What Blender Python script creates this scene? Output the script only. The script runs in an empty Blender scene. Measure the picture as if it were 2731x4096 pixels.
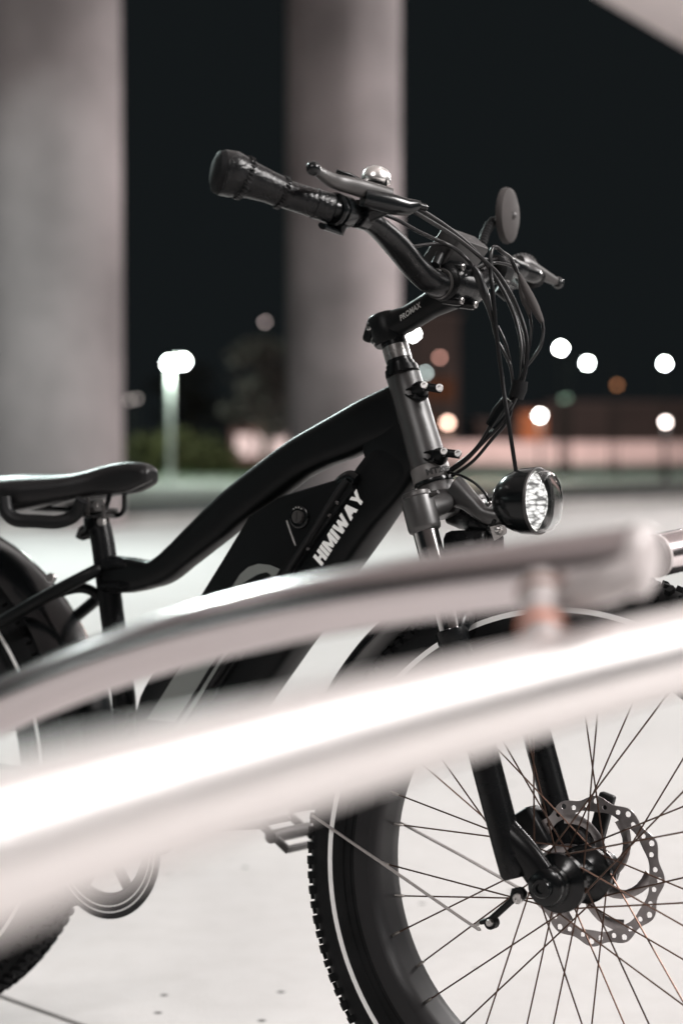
import bpy, bmesh, math, random
from mathutils import Vector, Matrix
R = math.radians
PI = math.pi
random.seed(7)
scene = bpy.context.scene

# ------------------------------------------------------------------ camera
cam_data = bpy.data.cameras.new("camera")
cam = bpy.data.objects.new("camera", cam_data)
scene.collection.objects.link(cam)
scene.camera = cam
cam.location = (0, 0, 0.878)
cam.rotation_euler = (R(90) - math.atan(248 / 7000), 0, 0)
cam_data.sensor_fit = 'VERTICAL'
cam_data.sensor_height = 36
cam_data.sensor_width = 24
cam_data.lens = 36 * 7000 / 4096
cam_data.clip_start = 0.02
cam_data.clip_end = 900
cam_data.dof.use_dof = True
cam_data.dof.focus_distance = 2.13
cam_data.dof.aperture_fstop = 2.75

# ------------------------------------------------------------------ night sky
world = bpy.data.worlds.new("World")
scene.world = world
world.use_nodes = True
bg = world.node_tree.nodes['Background']
bg.inputs[0].default_value = (0.0071, 0.0089, 0.0097, 1)
bg.inputs[1].default_value = 1.0

scene.view_settings.view_transform = 'Standard'
scene.view_settings.look = 'None'
scene.view_settings.exposure = 0
scene.view_settings.gamma = 1


# ------------------------------------------------------------------ lamps of the underpass, with a few added fill lights
def area_lamp(name, loc, aim, size, size_y, power, col):
    d = bpy.data.lights.new(name, 'AREA')
    d.shape = 'RECTANGLE'; d.size = size; d.size_y = size_y
    d.energy = power; d.color = col
    o = bpy.data.objects.new(name, d)
    scene.collection.objects.link(o)
    o.location = loc
    v = Vector(aim) - Vector(loc)
    o.rotation_euler = v.to_track_quat('-Z', 'Y').to_euler()
    return o


WARM = (1.0, 0.962, 0.945)
COOL = (0.84, 1.0, 0.97)
LIGHTS = [
    # name, location, aim, size, size_y, watts, colour: lamps fixed under the overpass, above and beside the paving, plus added fills
    ('overpass_or_fill_lamp', (5.9, 0.2, 5.3), (.3, 2.4, .3), 2.0, 2.0, 1050, WARM),
    ('overpass_or_fill_lamp', (-2.6, -3.0, 4.6), (0, 2.2, .5), .8, .8, 30, WARM),  # added fill from behind the camera, lifts the white lettering
    ('overpass_strip', (8.2, 7.2, 4.7), (.2, 1.8, .4), 6.0, 1.2, 95, WARM),
    ('overpass_or_fill_lamp', (1.0, 5.0, 7.0), (.8, 5.0, 0), 3.0, 2.0, 240, WARM),
    ('overpass_or_fill_lamp', (8.0, 10.5, 6.6), (-1.0, 12.5, 0), 4.0, 3.0, 260, WARM),
    ('overpass_or_fill_lamp', (-4.5, 14.0, 6.6), (-2.5, 11.5, 0), 2.0, 1.0, 900, COOL),
    ('overpass_or_fill_lamp', (-3.5, -5.0, 6.9), (-3.5, -4.0, 0), 2.0, 2.0, 420, WARM),  # added fill, brightens the left paving that the upper rail mirrors
    ('reflection_fill', (2.0, 13.0, 6.8), (2.0, 13.0, 0), 7.0, 3.0, 80, WARM),  # added soft fill, there only to pale the lower rail's reflection
    ('reflection_fill', (-6.0, 2.5, 7.2), (-6.0, 2.5, 0), 6.0, 6.0, 420, WARM),  # added broad fill standing in for a lit soffit in the upper rail's reflection
    ('overpass_or_fill_lamp', (-6.3, 7.4, 4.6), (-.5, 4.0, 0), .9, .22, 20, COOL),
    ('overpass_strip', (-10.0, 1.0, 2.3), (0, 1.6, .6), 5.0, .12, 14, COOL),
    ('overpass_or_fill_lamp', (11.0, 22.0, 6.0), (-2, 21.5, 2), 2.0, 1.4, 1500, WARM),
    ('lot_lamp', (-14.0, 52.0, 12.0), (-10, 56, 0), 2.0, 2.0, 3000, (.82, 1.0, .80)),
    ('lot_lamp', (12.0, 58.0, 12.0), (10, 60, 0), 2.0, 2.0, 700, (.90, 1.0, .88)),
    ('lot_lamp', (12.0, 100.0, 6.0), (12, 118, .5), 2.0, 2.0, 4000, (1.0, .80, .76)),
]
for a in LIGHTS: area_lamp(*a)


# ------------------------------------------------------------------ materials
def mat(name, col, rough=0.5, metal=0.0, bump=0.0, bscale=80, var=0.0, vscale=8, coat=0.0, spec=None, detail=4, rvar=0.0):
    m = bpy.data.materials.new(name); m.use_nodes = True
    nt = m.node_tree; p = nt.nodes['Principled BSDF']
    p.inputs['Base Color'].default_value = (*col, 1)
    p.inputs['Roughness'].default_value = rough
    p.inputs['Metallic'].default_value = metal
    if coat: p.inputs['Coat Weight'].default_value = coat
    if spec is not None: p.inputs['Specular IOR Level'].default_value = spec
    tc = nt.nodes.new('ShaderNodeTexCoord')
    if var or rvar:
        n = nt.nodes.new('ShaderNodeTexNoise'); n.inputs['Scale'].default_value = vscale; n.inputs['Detail'].default_value = detail
        nt.links.new(tc.outputs['Object'], n.inputs['Vector'])
        if var:
            r = nt.nodes.new('ShaderNodeValToRGB')
            r.color_ramp.elements[0].position = 0.3; r.color_ramp.elements[1].position = 0.7
            r.color_ramp.elements[0].color = (*[c * (1 - var) for c in col], 1)
            r.color_ramp.elements[1].color = (*[min(1, c * (1 + var)) for c in col], 1)
            nt.links.new(n.outputs['Fac'], r.inputs['Fac']); nt.links.new(r.outputs['Color'], p.inputs['Base Color'])
        if rvar:
            mr = nt.nodes.new('ShaderNodeMapRange')
            mr.inputs['To Min'].default_value = max(0.02, rough - rvar); mr.inputs['To Max'].default_value = min(1, rough + rvar)
            nt.links.new(n.outputs['Fac'], mr.inputs['Value']); nt.links.new(mr.outputs['Result'], p.inputs['Roughness'])
    if bump:
        n2 = nt.nodes.new('ShaderNodeTexNoise'); n2.inputs['Scale'].default_value = bscale; n2.inputs['Detail'].default_value = 3
        nt.links.new(tc.outputs['Object'], n2.inputs['Vector'])
        b = nt.nodes.new('ShaderNodeBump'); b.inputs['Strength'].default_value = bump; b.inputs['Distance'].default_value = 0.002
        nt.links.new(n2.outputs['Fac'], b.inputs['Height']); nt.links.new(b.outputs['Normal'], p.inputs['Normal'])
    return m


def emit(name, col, strength):
    m = bpy.data.materials.new(name); m.use_nodes = True
    nt = m.node_tree; nt.nodes.remove(nt.nodes['Principled BSDF'])
    e = nt.nodes.new('ShaderNodeEmission'); e.inputs[0].default_value = (*col, 1); e.inputs[1].default_value = strength
    nt.links.new(e.outputs[0], nt.nodes['Material Output'].inputs['Surface'])
    return m


M = {}
M['paint'] = mat('matte_black_paint', (0.0045, 0.0052, 0.0056), 0.38, rvar=0.06, bump=0.05, bscale=900, vscale=30, spec=.12)
M['plastic'] = mat('black_plastic', (0.005, 0.0055, 0.006), 0.45, rvar=0.1, vscale=60, spec=.2)
M['gloss'] = mat('glossy_black_plastic', (0.005, 0.006, 0.0065), 0.2, rvar=0.05, vscale=40, spec=.3)
M['fork'] = mat('satin_black_fork_paint', (0.0045, 0.005, 0.0055), 0.27, rvar=0.05, vscale=40, spec=.2)
M['headpaint'] = mat('satin_grey_black_paint', (0.013, 0.0125, 0.0123), 0.40, spec=.95, bump=0.08, bscale=900, rvar=0.05, vscale=40)
M['rubber'] = mat('tyre_rubber', (0.0075, 0.008, 0.0085), 0.62, bump=0.2, bscale=300, var=0.25, vscale=25, spec=.1)
M['knob'] = mat('tread_rubber', (0.006, 0.0065, 0.007), 0.75, bump=0.3, bscale=200, spec=.15)
M['leather'] = mat('black_leather', (0.004, 0.0045, 0.005), 0.28, spec=.25, bump=0.5, bscale=260, rvar=0.1, vscale=20)
M['saddle'] = mat('saddle_cover', (0.007, 0.007, 0.0075), 0.36, bump=0.2, bscale=400, spec=.3)
M['cable'] = mat('cable_housing', (0.0045, 0.0045, 0.005), 0.3, spec=.3)
M['chrome'] = mat('polished_steel', (0.5, 0.49, 0.485), 0.12, 1.0, rvar=0.05, vscale=30)
M['bolt'] = mat('zinc_bolt', (0.55, 0.54, 0.53), 0.3, 1.0)
M['rotor'] = mat('rotor_steel', (0.34, 0.32, 0.32), 0.33, 1.0, var=0.2, vscale=60, rvar=0.1)
M['spoke'] = mat('dark_spoke_steel', (0.10, 0.062, 0.048), 0.38, 1.0)
M['nipple'] = mat('nipple_steel', (0.35, 0.33, 0.31), 0.35, 1.0)
M['grey_metal'] = mat('grey_coated_metal', (0.04, 0.038, 0.037), 0.42, 0.2)
M['stay'] = mat('stay_rod_steel', (0.42, 0.40, 0.39), 0.4, 0.8)
M['plate'] = mat('bracket_plate', (0.45, 0.43, 0.42), 0.5, 0.5)
M['rim'] = mat('rim_anodised', (0.010, 0.010, 0.011), 0.46, 0.0, spec=.3, rvar=0.08, vscale=30)
M['reflective'] = mat('reflective_stripe', (0.82, 0.83, 0.82), 0.5)
M['decal_white'] = mat('white_decal', (0.93, 0.95, 0.93), 0.5)
M['display_shell'] = mat('display_shell', (.014, .0135, .0135), .42, spec=.3)
M['decal_grey'] = mat('grey_decal', (0.16, 0.175, 0.165), 0.5)
M['decal_dim'] = mat('dim_grey_lettering', (0.30, 0.30, 0.29), 0.5)
M['collar'] = mat('grey_collar', (.12, .115, .112), .42, spec=.6)
M['spacer'] = mat('anodised_spacer', (.22, .215, .21), .3, .8)
M['engrave'] = mat('dark_engraved_letter', (0.012, 0.012, 0.012), 0.6)
M['mirror_back'] = mat('mirror_back_plastic', (0.045, 0.041, 0.04), 0.75, spec=.2, bump=0.1, bscale=500)
M['concrete'] = mat('column_concrete', (0.225, 0.196, 0.197), 0.85, bump=0.4, bscale=12, var=0.42, vscale=0.6, detail=8)
M['bell_steel'] = mat('bell_steel', (.85, .84, .82), .3, 1.0)
M['deck'] = mat('deck_concrete', (0.55, 0.49, 0.485), 0.85, bump=0.4, bscale=6, var=0.06, vscale=0.7)
M['steel_rail'] = mat('stainless_rail', (0.69, 0.635, 0.64), 0.2, 1.0, rvar=0.04, vscale=6)
M['satin_rail'] = mat('satin_steel_rail', (0.86, 0.83, 0.82), 0.33, 1.0, rvar=0.03, vscale=6)
M['orange'] = mat('orange_band', (0.55, 0.20, 0.12), 0.6)
M['brown'] = mat('worn_brown_band', (0.22, 0.10, 0.06), 0.6)


def rot_frame(d):
    d = d.normalized()
    a = Vector((0, 0, 1)) if abs(d.z) < 0.9 else Vector((1, 0, 0))
    u = d.cross(a).normalized()
    return u, u.cross(d).normalized()


class MB:
    def __init__(s): s.v = []; s.f = []; s.mi = []; s.m = 0

    def add(s, vs, fs):
        o = len(s.v); s.v += [tuple(v) for v in vs]
        s.f += [tuple(i + o for i in f) for f in fs]; s.mi += [s.m] * len(fs)
        return s

    def rings(s, rings, cap=True, closed=False):
        n = len(rings[0]); o = []
        fs = []
        for r in rings: o += list(r)
        k = len(rings)
        for i in range(k if closed else k - 1):
            j = (i + 1) % k
            for a in range(n):
                b = (a + 1) % n
                fs.append((i * n + a, i * n + b, j * n + b, j * n + a))
        if cap and not closed:
            fs.append(tuple(range(n - 1, -1, -1))); fs.append(tuple((k - 1) * n + a for a in range(n)))
        return s.add(o, fs)

    def tube(s, pts, r, n=16, cap=True, sx=1.0, sy=1.0, ref=None, power=2.0):
        """sweep an (elliptic) section along pts; r may be a list"""
        pts = [Vector(p) for p in pts]
        rs = r if isinstance(r, (list, tuple)) else [r] * len(pts)
        d0 = (pts[1] - pts[0]).normalized()
        if ref is not None:
            u = Vector(ref); u = (u - d0 * u.dot(d0)).normalized()
        else:
            u, _ = rot_frame(d0)
        rg = []
        for i, p in enumerate(pts):
            if i == 0: d = pts[1] - pts[0]
            elif i == len(pts) - 1: d = pts[-1] - pts[-2]
            else: d = (pts[i + 1] - p).normalized() + (p - pts[i - 1]).normalized()
            d.normalize()
            u = (u - d * u.dot(d)).normalized()
            w = d.cross(u)
            rr = rs[i]
            rx, ry = rr if isinstance(rr, tuple) else (rr * sx, rr * sy)
            ring = []
            for k in range(n):
                a = 2 * PI * k / n
                c, q = math.cos(a), math.sin(a)
                if power != 2.0:
                    e = 2.0 / power
                    c = math.copysign(abs(c) ** e, c); q = math.copysign(abs(q) ** e, q)
                ring.append(p + u * rx * c + w * ry * q)
            rg.append(ring)
        return s.rings(rg, cap)

    def cyl(s, a, b, r, r2=None, n=24, cap=True):
        return s.tube([a, b], [r, r if r2 is None else r2], n, cap)

    def lathe(s, origin, axis, prof, n=32, ref=None, closed=False, cap=True):
        """prof: list of (distance along axis, radius)"""
        origin = Vector(origin); ax = Vector(axis).normalized()
        u, w = rot_frame(ax)
        rg = [[origin + ax * t + (u * math.cos(2 * PI * k / n) + w * math.sin(2 * PI * k / n)) * r for k in range(n)] for t, r in prof]
        return s.rings(rg, cap, closed)

    def box(s, c, sz, rot=None, bev=0.0):
        c = Vector(c); x, y, z = [q / 2 for q in sz]
        rot = rot or Matrix.Identity(3)
        if bev <= 0:
            vs = [c + rot @ Vector((i * x, j * y, k * z)) for i in (-1, 1) for j in (-1, 1) for k in (-1, 1)]
            return s.add(vs, [(0, 1, 3, 2), (4, 6, 7, 5), (0, 4, 5, 1), (2, 3, 7, 6), (0, 2, 6, 4), (1, 5, 7, 3)])
        rg = []
        m = 4
        for zz, ins in ((-z, bev), (-z + bev * .3, bev * .3), (-z + bev, 0), (z - bev, 0), (z - bev * .3, bev * .3), (z, bev)):
            ring = []
            for cx, cy, a0 in ((x - bev, y - bev, 0), (-x + bev, y - bev, 90), (-x + bev, -y + bev, 180), (x - bev, -y + bev, 270)):
                for k in range(m + 1):
                    a = R(a0 + 90 * k / m); rr = max(bev - ins, 1e-5)
                    ring.append(c + rot @ Vector((cx + rr * math.cos(a), cy + rr * math.sin(a), zz)))
            rg.append(ring)
        return s.rings(rg)

    def prism(s, pts, n0, n1, axis='y', bev=0.0):
        """outline pts in (x,z), extruded along y from n0 to n1"""
        def P(q, t): return (q[0], t, q[1])
        if bev:
            k = len(pts)
            cx = []
            for i in range(k):
                a = Vector(pts[i - 1]); b = Vector(pts[i]); c = Vector(pts[(i + 1) % k])
                e1 = (b - a).normalized(); e2 = (c - b).normalized()
                nn = Vector((-(e1.y + e2.y), e1.x + e2.x)); nn.normalize()
                cx.append(nn)
            area = sum(pts[i - 1][0] * pts[i][1] - pts[i][0] * pts[i - 1][1] for i in range(k))
            sg = 1 if area > 0 else -1
            ins = [(pts[i][0] + cx[i].x * bev * sg, pts[i][1] + cx[i].y * bev * sg) for i in range(k)]
            hb = [(pts[i][0] + cx[i].x * bev * .3 * sg, pts[i][1] + cx[i].y * bev * .3 * sg) for i in range(k)]
            d = 1 if n1 > n0 else -1
            return s.rings([[P(q, n0) for q in ins], [P(q, n0 + d * bev * .3) for q in hb], [P(q, n0 + d * bev) for q in pts],
                            [P(q, n1 - d * bev) for q in pts], [P(q, n1 - d * bev * .3) for q in hb], [P(q, n1) for q in ins]])
        return s.rings([[P(q, n0) for q in pts], [P(q, n1) for q in pts]])

    def sphere(s, c, r, n=16, m=10, sc=(1, 1, 1)):
        prof = []
        c = Vector(c)
        rg = []
        for i in range(m + 1):
            t = -PI / 2 + PI * i / m
            rr = max(math.cos(t), 1e-3) * r
            rg.append([c + Vector((rr * math.cos(2 * PI * k / n) * sc[0], rr * math.sin(2 * PI * k / n) * sc[1], r * math.sin(t) * sc[2])) for k in range(n)])
        return s.rings(rg)

    def build(s, name, m, parent=None, ang=38, loc=None, rotm=None, flat=False):
        me = bpy.data.meshes.new(name)
        me.from_pydata(s.v, [], s.f); me.update()
        ms = m if isinstance(m, (list, tuple)) else [m]
        for q in ms: me.materials.append(q)
        for p, i in zip(me.polygons, s.mi): p.material_index = i
        bm = bmesh.new(); bm.from_mesh(me)
        bmesh.ops.remove_doubles(bm, verts=bm.verts, dist=1e-6)
        bmesh.ops.recalc_face_normals(bm, faces=bm.faces)
        for f in bm.faces: f.smooth = not flat
        for e in bm.edges:
            if len(e.link_faces) == 2 and e.calc_face_angle(0) > R(ang): e.smooth = False
        bm.to_mesh(me); bm.free()
        o = bpy.data.objects.new(name, me)
        scene.collection.objects.link(o)
        if parent is not None: o.parent = parent
        if loc is not None: o.location = loc
        if rotm is not None: o.matrix_local = rotm
        return o


def spline(pts, n=8):
    """Catmull-Rom through pts"""
    P = [Vector(p) for p in pts]
    P = [P[0] * 2 - P[1]] + P + [P[-1] * 2 - P[-2]]
    out = []
    for i in range(1, len(P) - 2):
        for k in range(n):
            t = k / n
            a, b, c, d = P[i - 1], P[i], P[i + 1], P[i + 2]
            out.append(0.5 * ((2 * b) + (c - a) * t + (2 * a - 5 * b + 4 * c - d) * t * t + (3 * b - a - 3 * c + d) * t ** 3))
    out.append(P[-2])
    return out


def interp(keys, n):
    """radii keys resampled to n values"""
    out = []
    for i in range(n):
        t = i / (n - 1) * (len(keys) - 1); k = min(int(t), len(keys) - 2); q = t - k
        a, b = keys[k], keys[k + 1]
        if isinstance(a, tuple): out.append(tuple(x + (y - x) * q for x, y in zip(a, b)))
        else: out.append(a + (b - a) * q)
    return out


def tag(o, label=None, cat=None, group=None, kind=None):
    if label: o['label'] = label
    if cat: o['category'] = cat
    if group: o['group'] = group
    if kind: o['kind'] = kind
    return o


def empty(name, loc=(0, 0, 0)):
    o = bpy.data.objects.new(name, None); scene.collection.objects.link(o); o.location = loc
    o.empty_display_size = 0.05
    return o


def text_mesh(body, size, offset=0.0, shear=0.0, extrude=0.0, space=1.0):
    """lettering as verts/faces with the baseline start at the origin, x to the right, y up"""
    c = bpy.data.curves.new('lettering', 'FONT'); c.body = body; c.size = size; c.offset = offset
    c.shear = shear; c.extrude = extrude; c.space_character = space; c.resolution_u = 3
    o = bpy.data.objects.new('lettering', c); scene.collection.objects.link(o)
    dg = bpy.context.evaluated_depsgraph_get()
    me = bpy.data.meshes.new_from_object(o.evaluated_get(dg))
    bm = bmesh.new(); bm.from_mesh(me)
    bmesh.ops.subdivide_edges(bm, edges=[e for e in bm.edges if e.calc_length() > size * .35], cuts=2)
    bm.to_mesh(me); bm.free()
    vs = [v.co.copy() for v in me.vertices]; fs = [tuple(p.vertices) for p in me.polygons]
    bpy.data.objects.remove(o); bpy.data.curves.remove(c); bpy.data.meshes.remove(me)
    return vs, fs


M['cap'] = mat('pale_plastic_cap', (.42, .385, .38), .35)
def setg(mb, name, m, label=None, cat=None, group=None, kind=None, **k):
    return tag(mb.build(name, m, None, **k), label, cat, group, kind)


# ground: pale concrete paving, one sheet to the horizon
m = bpy.data.materials.new('pale_concrete_paving'); m.use_nodes = True
nt = m.node_tree; p = nt.nodes['Principled BSDF']; tc = nt.nodes.new('ShaderNodeTexCoord')
def noise(sc, det=4, ro=.5):
    n = nt.nodes.new('ShaderNodeTexNoise'); n.inputs['Scale'].default_value = sc; n.inputs['Detail'].default_value = det; n.inputs['Roughness'].default_value = ro
    nt.links.new(tc.outputs['Object'], n.inputs['Vector']); return n
def ramp(src, stops):
    r = nt.nodes.new('ShaderNodeValToRGB'); cr = r.color_ramp
    while len(cr.elements) < len(stops): cr.elements.new(.5)
    for e, (q, c) in zip(cr.elements, stops): e.position = q; e.color = (*c, 1)
    nt.links.new(src, r.inputs['Fac']); return r
def mix(a, b, f, t='MULTIPLY'):
    x = nt.nodes.new('ShaderNodeMix'); x.data_type = 'RGBA'; x.blend_type = t
    if isinstance(f, float): x.inputs[0].default_value = f
    else: nt.links.new(f, x.inputs[0])
    nt.links.new(a, x.inputs[6]); nt.links.new(b, x.inputs[7]); return x.outputs[2]
base = ramp(noise(.9, 6).outputs['Fac'], [(.3, (.445, .43, .425)), (.7, (.51, .495, .488))])
mott = ramp(noise(14, 5, .6).outputs['Fac'], [(.25, (.93, .925, .92)), (.6, (1, 1, 1))])
col = mix(base.outputs['Color'], mott.outputs['Color'], 1.0)
vo = nt.nodes.new('ShaderNodeTexVoronoi'); vo.voronoi_dimensions = '2D'; vo.inputs['Scale'].default_value = 5.5; nt.links.new(tc.outputs['Object'], vo.inputs['Vector'])
sel = ramp(noise(2.5, 1).outputs['Fac'], [(.50, (0, 0, 0)), (.53, (1, 1, 1))])
spk = ramp(vo.outputs['Distance'], [(.022, (.16, .155, .15)), (.048, (1, 1, 1))])
wht = nt.nodes.new('ShaderNodeRGB'); wht.outputs[0].default_value = (1, 1, 1, 1)
spk2 = mix(wht.outputs[0], spk.outputs['Color'], sel.outputs['Color'], 'MIX')
col = mix(col, spk2, 1.0)
nt.links.new(col, p.inputs['Base Color']); p.inputs['Roughness'].default_value = .8; p.inputs['Specular IOR Level'].default_value = .3
b = nt.nodes.new('ShaderNodeBump'); b.inputs['Strength'].default_value = .35; b.inputs['Distance'].default_value = .002
nt.links.new(noise(160, 3).outputs['Fac'], b.inputs['Height']); nt.links.new(b.outputs['Normal'], p.inputs['Normal'])
M['paving'] = m
g = MB(); g.add([(-300, -200, 0), (300, -200, 0), (300, 700, 0), (-300, 700, 0)], [(0, 1, 2, 3)])
setg(g, 'ground', m, kind='structure')
M['joint'] = mat('joint_dark', (.16, .15, .145), .9)
g = MB()   # saw-cut joints as thin sunk strips
ja = Vector((-0.5490, 2.7852, 0.0000)); jb = Vector((-0.4492, 2.6918, 0.0000)); dj = (jb - ja).normalized(); nj = Vector((-dj.y, dj.x, 0)) * .004
for off in (0,):
    a = ja - dj * 6 ; b_ = ja + dj * 6
    g.add([a - nj + Vector((0, 0, .002)), b_ - nj + Vector((0, 0, .002)), b_ + nj + Vector((0, 0, .002)), a + nj + Vector((0, 0, .002))], [(0, 1, 2, 3)])
setg(g, 'paving_joint', M['joint'], kind='structure')
M['asphalt'] = mat('road_asphalt', (.028, .03, .034), .85, bump=.3, bscale=60, var=.2, vscale=2)
M['grass_mat'] = mat('verge_grass', (.07, .11, .03), .9, bump=.5, bscale=30, var=.4, vscale=4)
M['kerb'] = mat('kerb_stone', (.30, .29, .28), .85, var=.1, vscale=3)
M['farpave'] = mat('far_lot_surface', (.22, .245, .22), .85, var=.1, vscale=.2)
M['pinkwall'] = mat('low_rendered_wall', (.62, .50, .48), .85, var=.15, vscale=.8)
g = MB()
y0, y1 = 22.0, 32.0
nl = lambda t: (-1.8 + 5.3 * t, 21.0 + 5.9 * t)
fl = lambda t: (-2.7 + 6.5 * t, 30.5 + 10.5 * t)
g.add([(-200, nl(-1.2)[1], .004), (*nl(-1.2), .004), (*nl(9), .004), (*fl(6), .004), (*fl(-.8), .004), (-200, fl(-.8)[1], .004)], [(0, 1, 2, 3, 4, 5)]); setg(g, 'road', M['asphalt'], kind='structure')
g = MB(); g.add([(-200, fl(-.8)[1], .008), (*fl(-.8), .008), (*fl(6), .008), (*fl(12), .008), (-200, 158, .008)], [(0, 1, 2, 3, 4)]); setg(g, 'parking_lot', M['farpave'], kind='structure')
g = MB(); g.box((nl(4)[0] + .08, nl(4)[1] - .08, .05), (82, .22, .14), Matrix.Rotation(math.atan2(5.9, 5.3), 3, 'Z'), bev=.02); setg(g, 'kerb', M['kerb'], kind='structure')

# columns
def column(x, y, r, label, h=7.3):
    g = MB(); g.lathe((x, y, 0), (0, 0, 1), [(0, r + .02), (.05, r + .02), (.06, r)] + [(2.4 * k, r) for k in range(1, 4)] + [(7.34, r)], n=64)
    o = setg(g, 'concrete_column', M['concrete'], label, 'column', 'round concrete columns of the overpass', ang=30)
    q = MB(); q.m = 0
    for k in range(1, 4):
        q.lathe((x, y, 2.4 * k - .006), (0, 0, 1), [(0, r + .0005), (.002, r + .003), (.010, r + .003), (.012, r + .0005)], n=64)
    q.build('form_seam', M['concrete'], o)
    return o
column(-3.27, 19.8, .80, 'thick concrete column at the left edge behind the saddle')
column(0.03, 23.5, .76, 'concrete column in the middle behind the handlebar')

g = MB()   # overhead deck: slab whose long edge crosses the top right corner
zt = 6.978
ea = Vector((3.43, 23.8, zt)); eb = Vector((5.25, 26.9, zt)); de = (eb - ea).normalized(); nr = Vector((de.y, -de.x, 0))
a0 = ea - de * 46; a1 = ea + de * 60
lo = [a0, a1, a1 + nr * 26, a0 + nr * 26]
g.rings([lo, [v + Vector((0, 0, 1.2)) for v in lo]])
setg(g, 'overpass_deck', M['deck'], 'pale concrete overpass deck crossing the top right corner', 'overpass')

g = MB(); zt = 7.35
lo = [Vector(v) for v in ((-60, 24.4, zt), (1.3, 24.4, zt), (-12.2, 1.5, zt), (-60, 1.5, zt))]
g.rings([lo, [v + Vector((0, 0, 1.2)) for v in lo]])
setg(g, 'overpass_deck', M['deck'], 'concrete overpass deck carried by the two round columns, above the picture', 'overpass')

# street lamps across the road: post, arm, head, glowing globe
def street_lamp(px, py, D, x, z, power, col, label, post=True, rr=.16, arm=0.0, strength=30, light=True, double=False):
    t = empty('street_lamp', (x, D, 0)); tag(t, label, 'street lamp', 'lit street lamps beyond the road')
    M_e = emit('lamp_glow', col, strength)
    g = MB(); pr = .06 if arm == -.35 else .03
    g.cyl((arm, 0, 0), (arm, 0, z - rr * .4), pr * 1.3, pr, n=12); g.lathe((arm, 0, 0), (0, 0, 1), [(0, .12), (.3, .1), (.35, .06)], n=12)
    if arm: g.tube([(arm, 0, z - .1), (arm * .5, 0, z + .1), (0, 0, z + rr * .8)], .04, n=8)
    g.build('post', M['lamp_post'] if arm == -.35 else M['dark_post'], t)
    g = MB(); g.lathe((0, 0, z + rr * .7), (0, 0, 1), [(0, rr * 1.15), (rr * .3, rr), (rr * .6, rr * .3)], n=16); g.build('lamp_hood', M['lamp_post'], t)
    g = MB(); g.sphere((0, 0, z), rr, 16, 10); g.build('lamp_globe', M_e, t)
    if double:
        g = MB(); g.sphere((arm, 0, z - .05), rr, 16, 10); g.build('lamp_globe', M_e, t)
    if light:
        d = bpy.data.lights.new('lamp_light', 'POINT'); d.energy = power; d.color = col; d.shadow_soft_size = rr
        o = bpy.data.objects.new('lamp_light', d); scene.collection.objects.link(o); o.parent = t; o.location = (0, -.3, z - rr * 1.3)
    return t
M['dark_post'] = mat('unlit_black_post', (.012, .013, .013), .6, spec=.2)  # near-black base colour stands in for posts left unlit at night
M['lamp_post'] = mat('galvanised_post', (.30, .34, .31), .5, .4)
# (x, depth, height) come from where each lamp stands beyond the road
for spec in (
    ((-4.1530, 46.0000, 3.1972), (.93, 1.0, .95), 0.1, -.35, 90, 900, 'white globe lamp nearest the left column, its arm reaching right'),
    ((7.4841, 60.0000, 4.3636), (1.0, 1.0, .97), 0.08, 0, 120, 0, 'tallest white lamp right of the handlebar, upper of the close pair'),
    ((8.9523, 64.0000, 4.0501), (.90, 1.0, .95), 0.085, -.6, 90, 0, 'white lamp just below and right of the tallest lamp'),
    ((11.7709, 64.0000, 4.0319), (.93, 1.0, .97), 0.08, 0, 90, 0, 'white lamp closest to the right edge, upper one of two'),
    ((2.1071, 52.0000, 4.3272), (1.0, 1.0, .98), 0.07, 0, 90, 0, 'white lamp just under the handlebar stem'),
    ((5.6532, 50.0000, 1.8618), (1.0, .97, .92), 0.075, 0, 45, 250, 'low white lamp above the orange lit doorway, right of the cables'),
    ((9.2354, 50.0000, 1.6765), (1.0, .86, .82), 0.06, 0, 30, 120, 'low pinkish lamp near the right edge, below a white one'),
    ((2.9074, 48.0000, 1.6309), (1.0, .62, .48), 0.09, 0, 12, 300, 'low pink orange lamp right behind the head tube'),
    ((3.3559, 60.0000, 4.0395), (.52, .26, .21), 0.065, 0, 13, 0, 'small dim reddish lamp right of the steerer'),
    ((2.8609, 60.0000, 3.5106), (.60, .72, .70), 0.065, 0, 13, 0, 'small dim pale teal lamp against the head tube top'),
    ((-3.0452, 70.0000, 5.9784), (.42, .34, .33), 0.06, 0, 12, 0, 'small dim grey lamp high between the two columns'),
    ((-6.9955, 60.0000, 2.6311), (.40, .35, .33), 0.05, 0, 8, 0, 'small dim lamp beside the edge of the left column'),
    ((-7.2353, 60.0000, 2.5884), (.55, .47, .45), 0.06, 0, 4, 0, 'faint grey lamp touching the edge of the left column'),
    ((9.4146, 60.0000, 3.1009), (.55, .22, .09), 0.065, 0, 5, 0, 'faint orange lamp between the white lamps on the right'),
    ((7.7227, 60.0000, 2.6568), (.2, .3, .22), 0.05, 0, 5, 0, 'faint greenish lamp below the close pair, right one'),
    ((7.5689, 60.0000, 2.6226), (.2, .3, .22), 0.05, 0, 5, 0, 'faint greenish lamp below the close pair, left one')):
    (x, D, z), col, rr, arm, st, pw, lab = spec
    street_lamp(0, 0, D, x, z, pw, col, lab, rr=rr, arm=arm, strength=st, light=pw > 0, double=arm == -.35)

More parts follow.
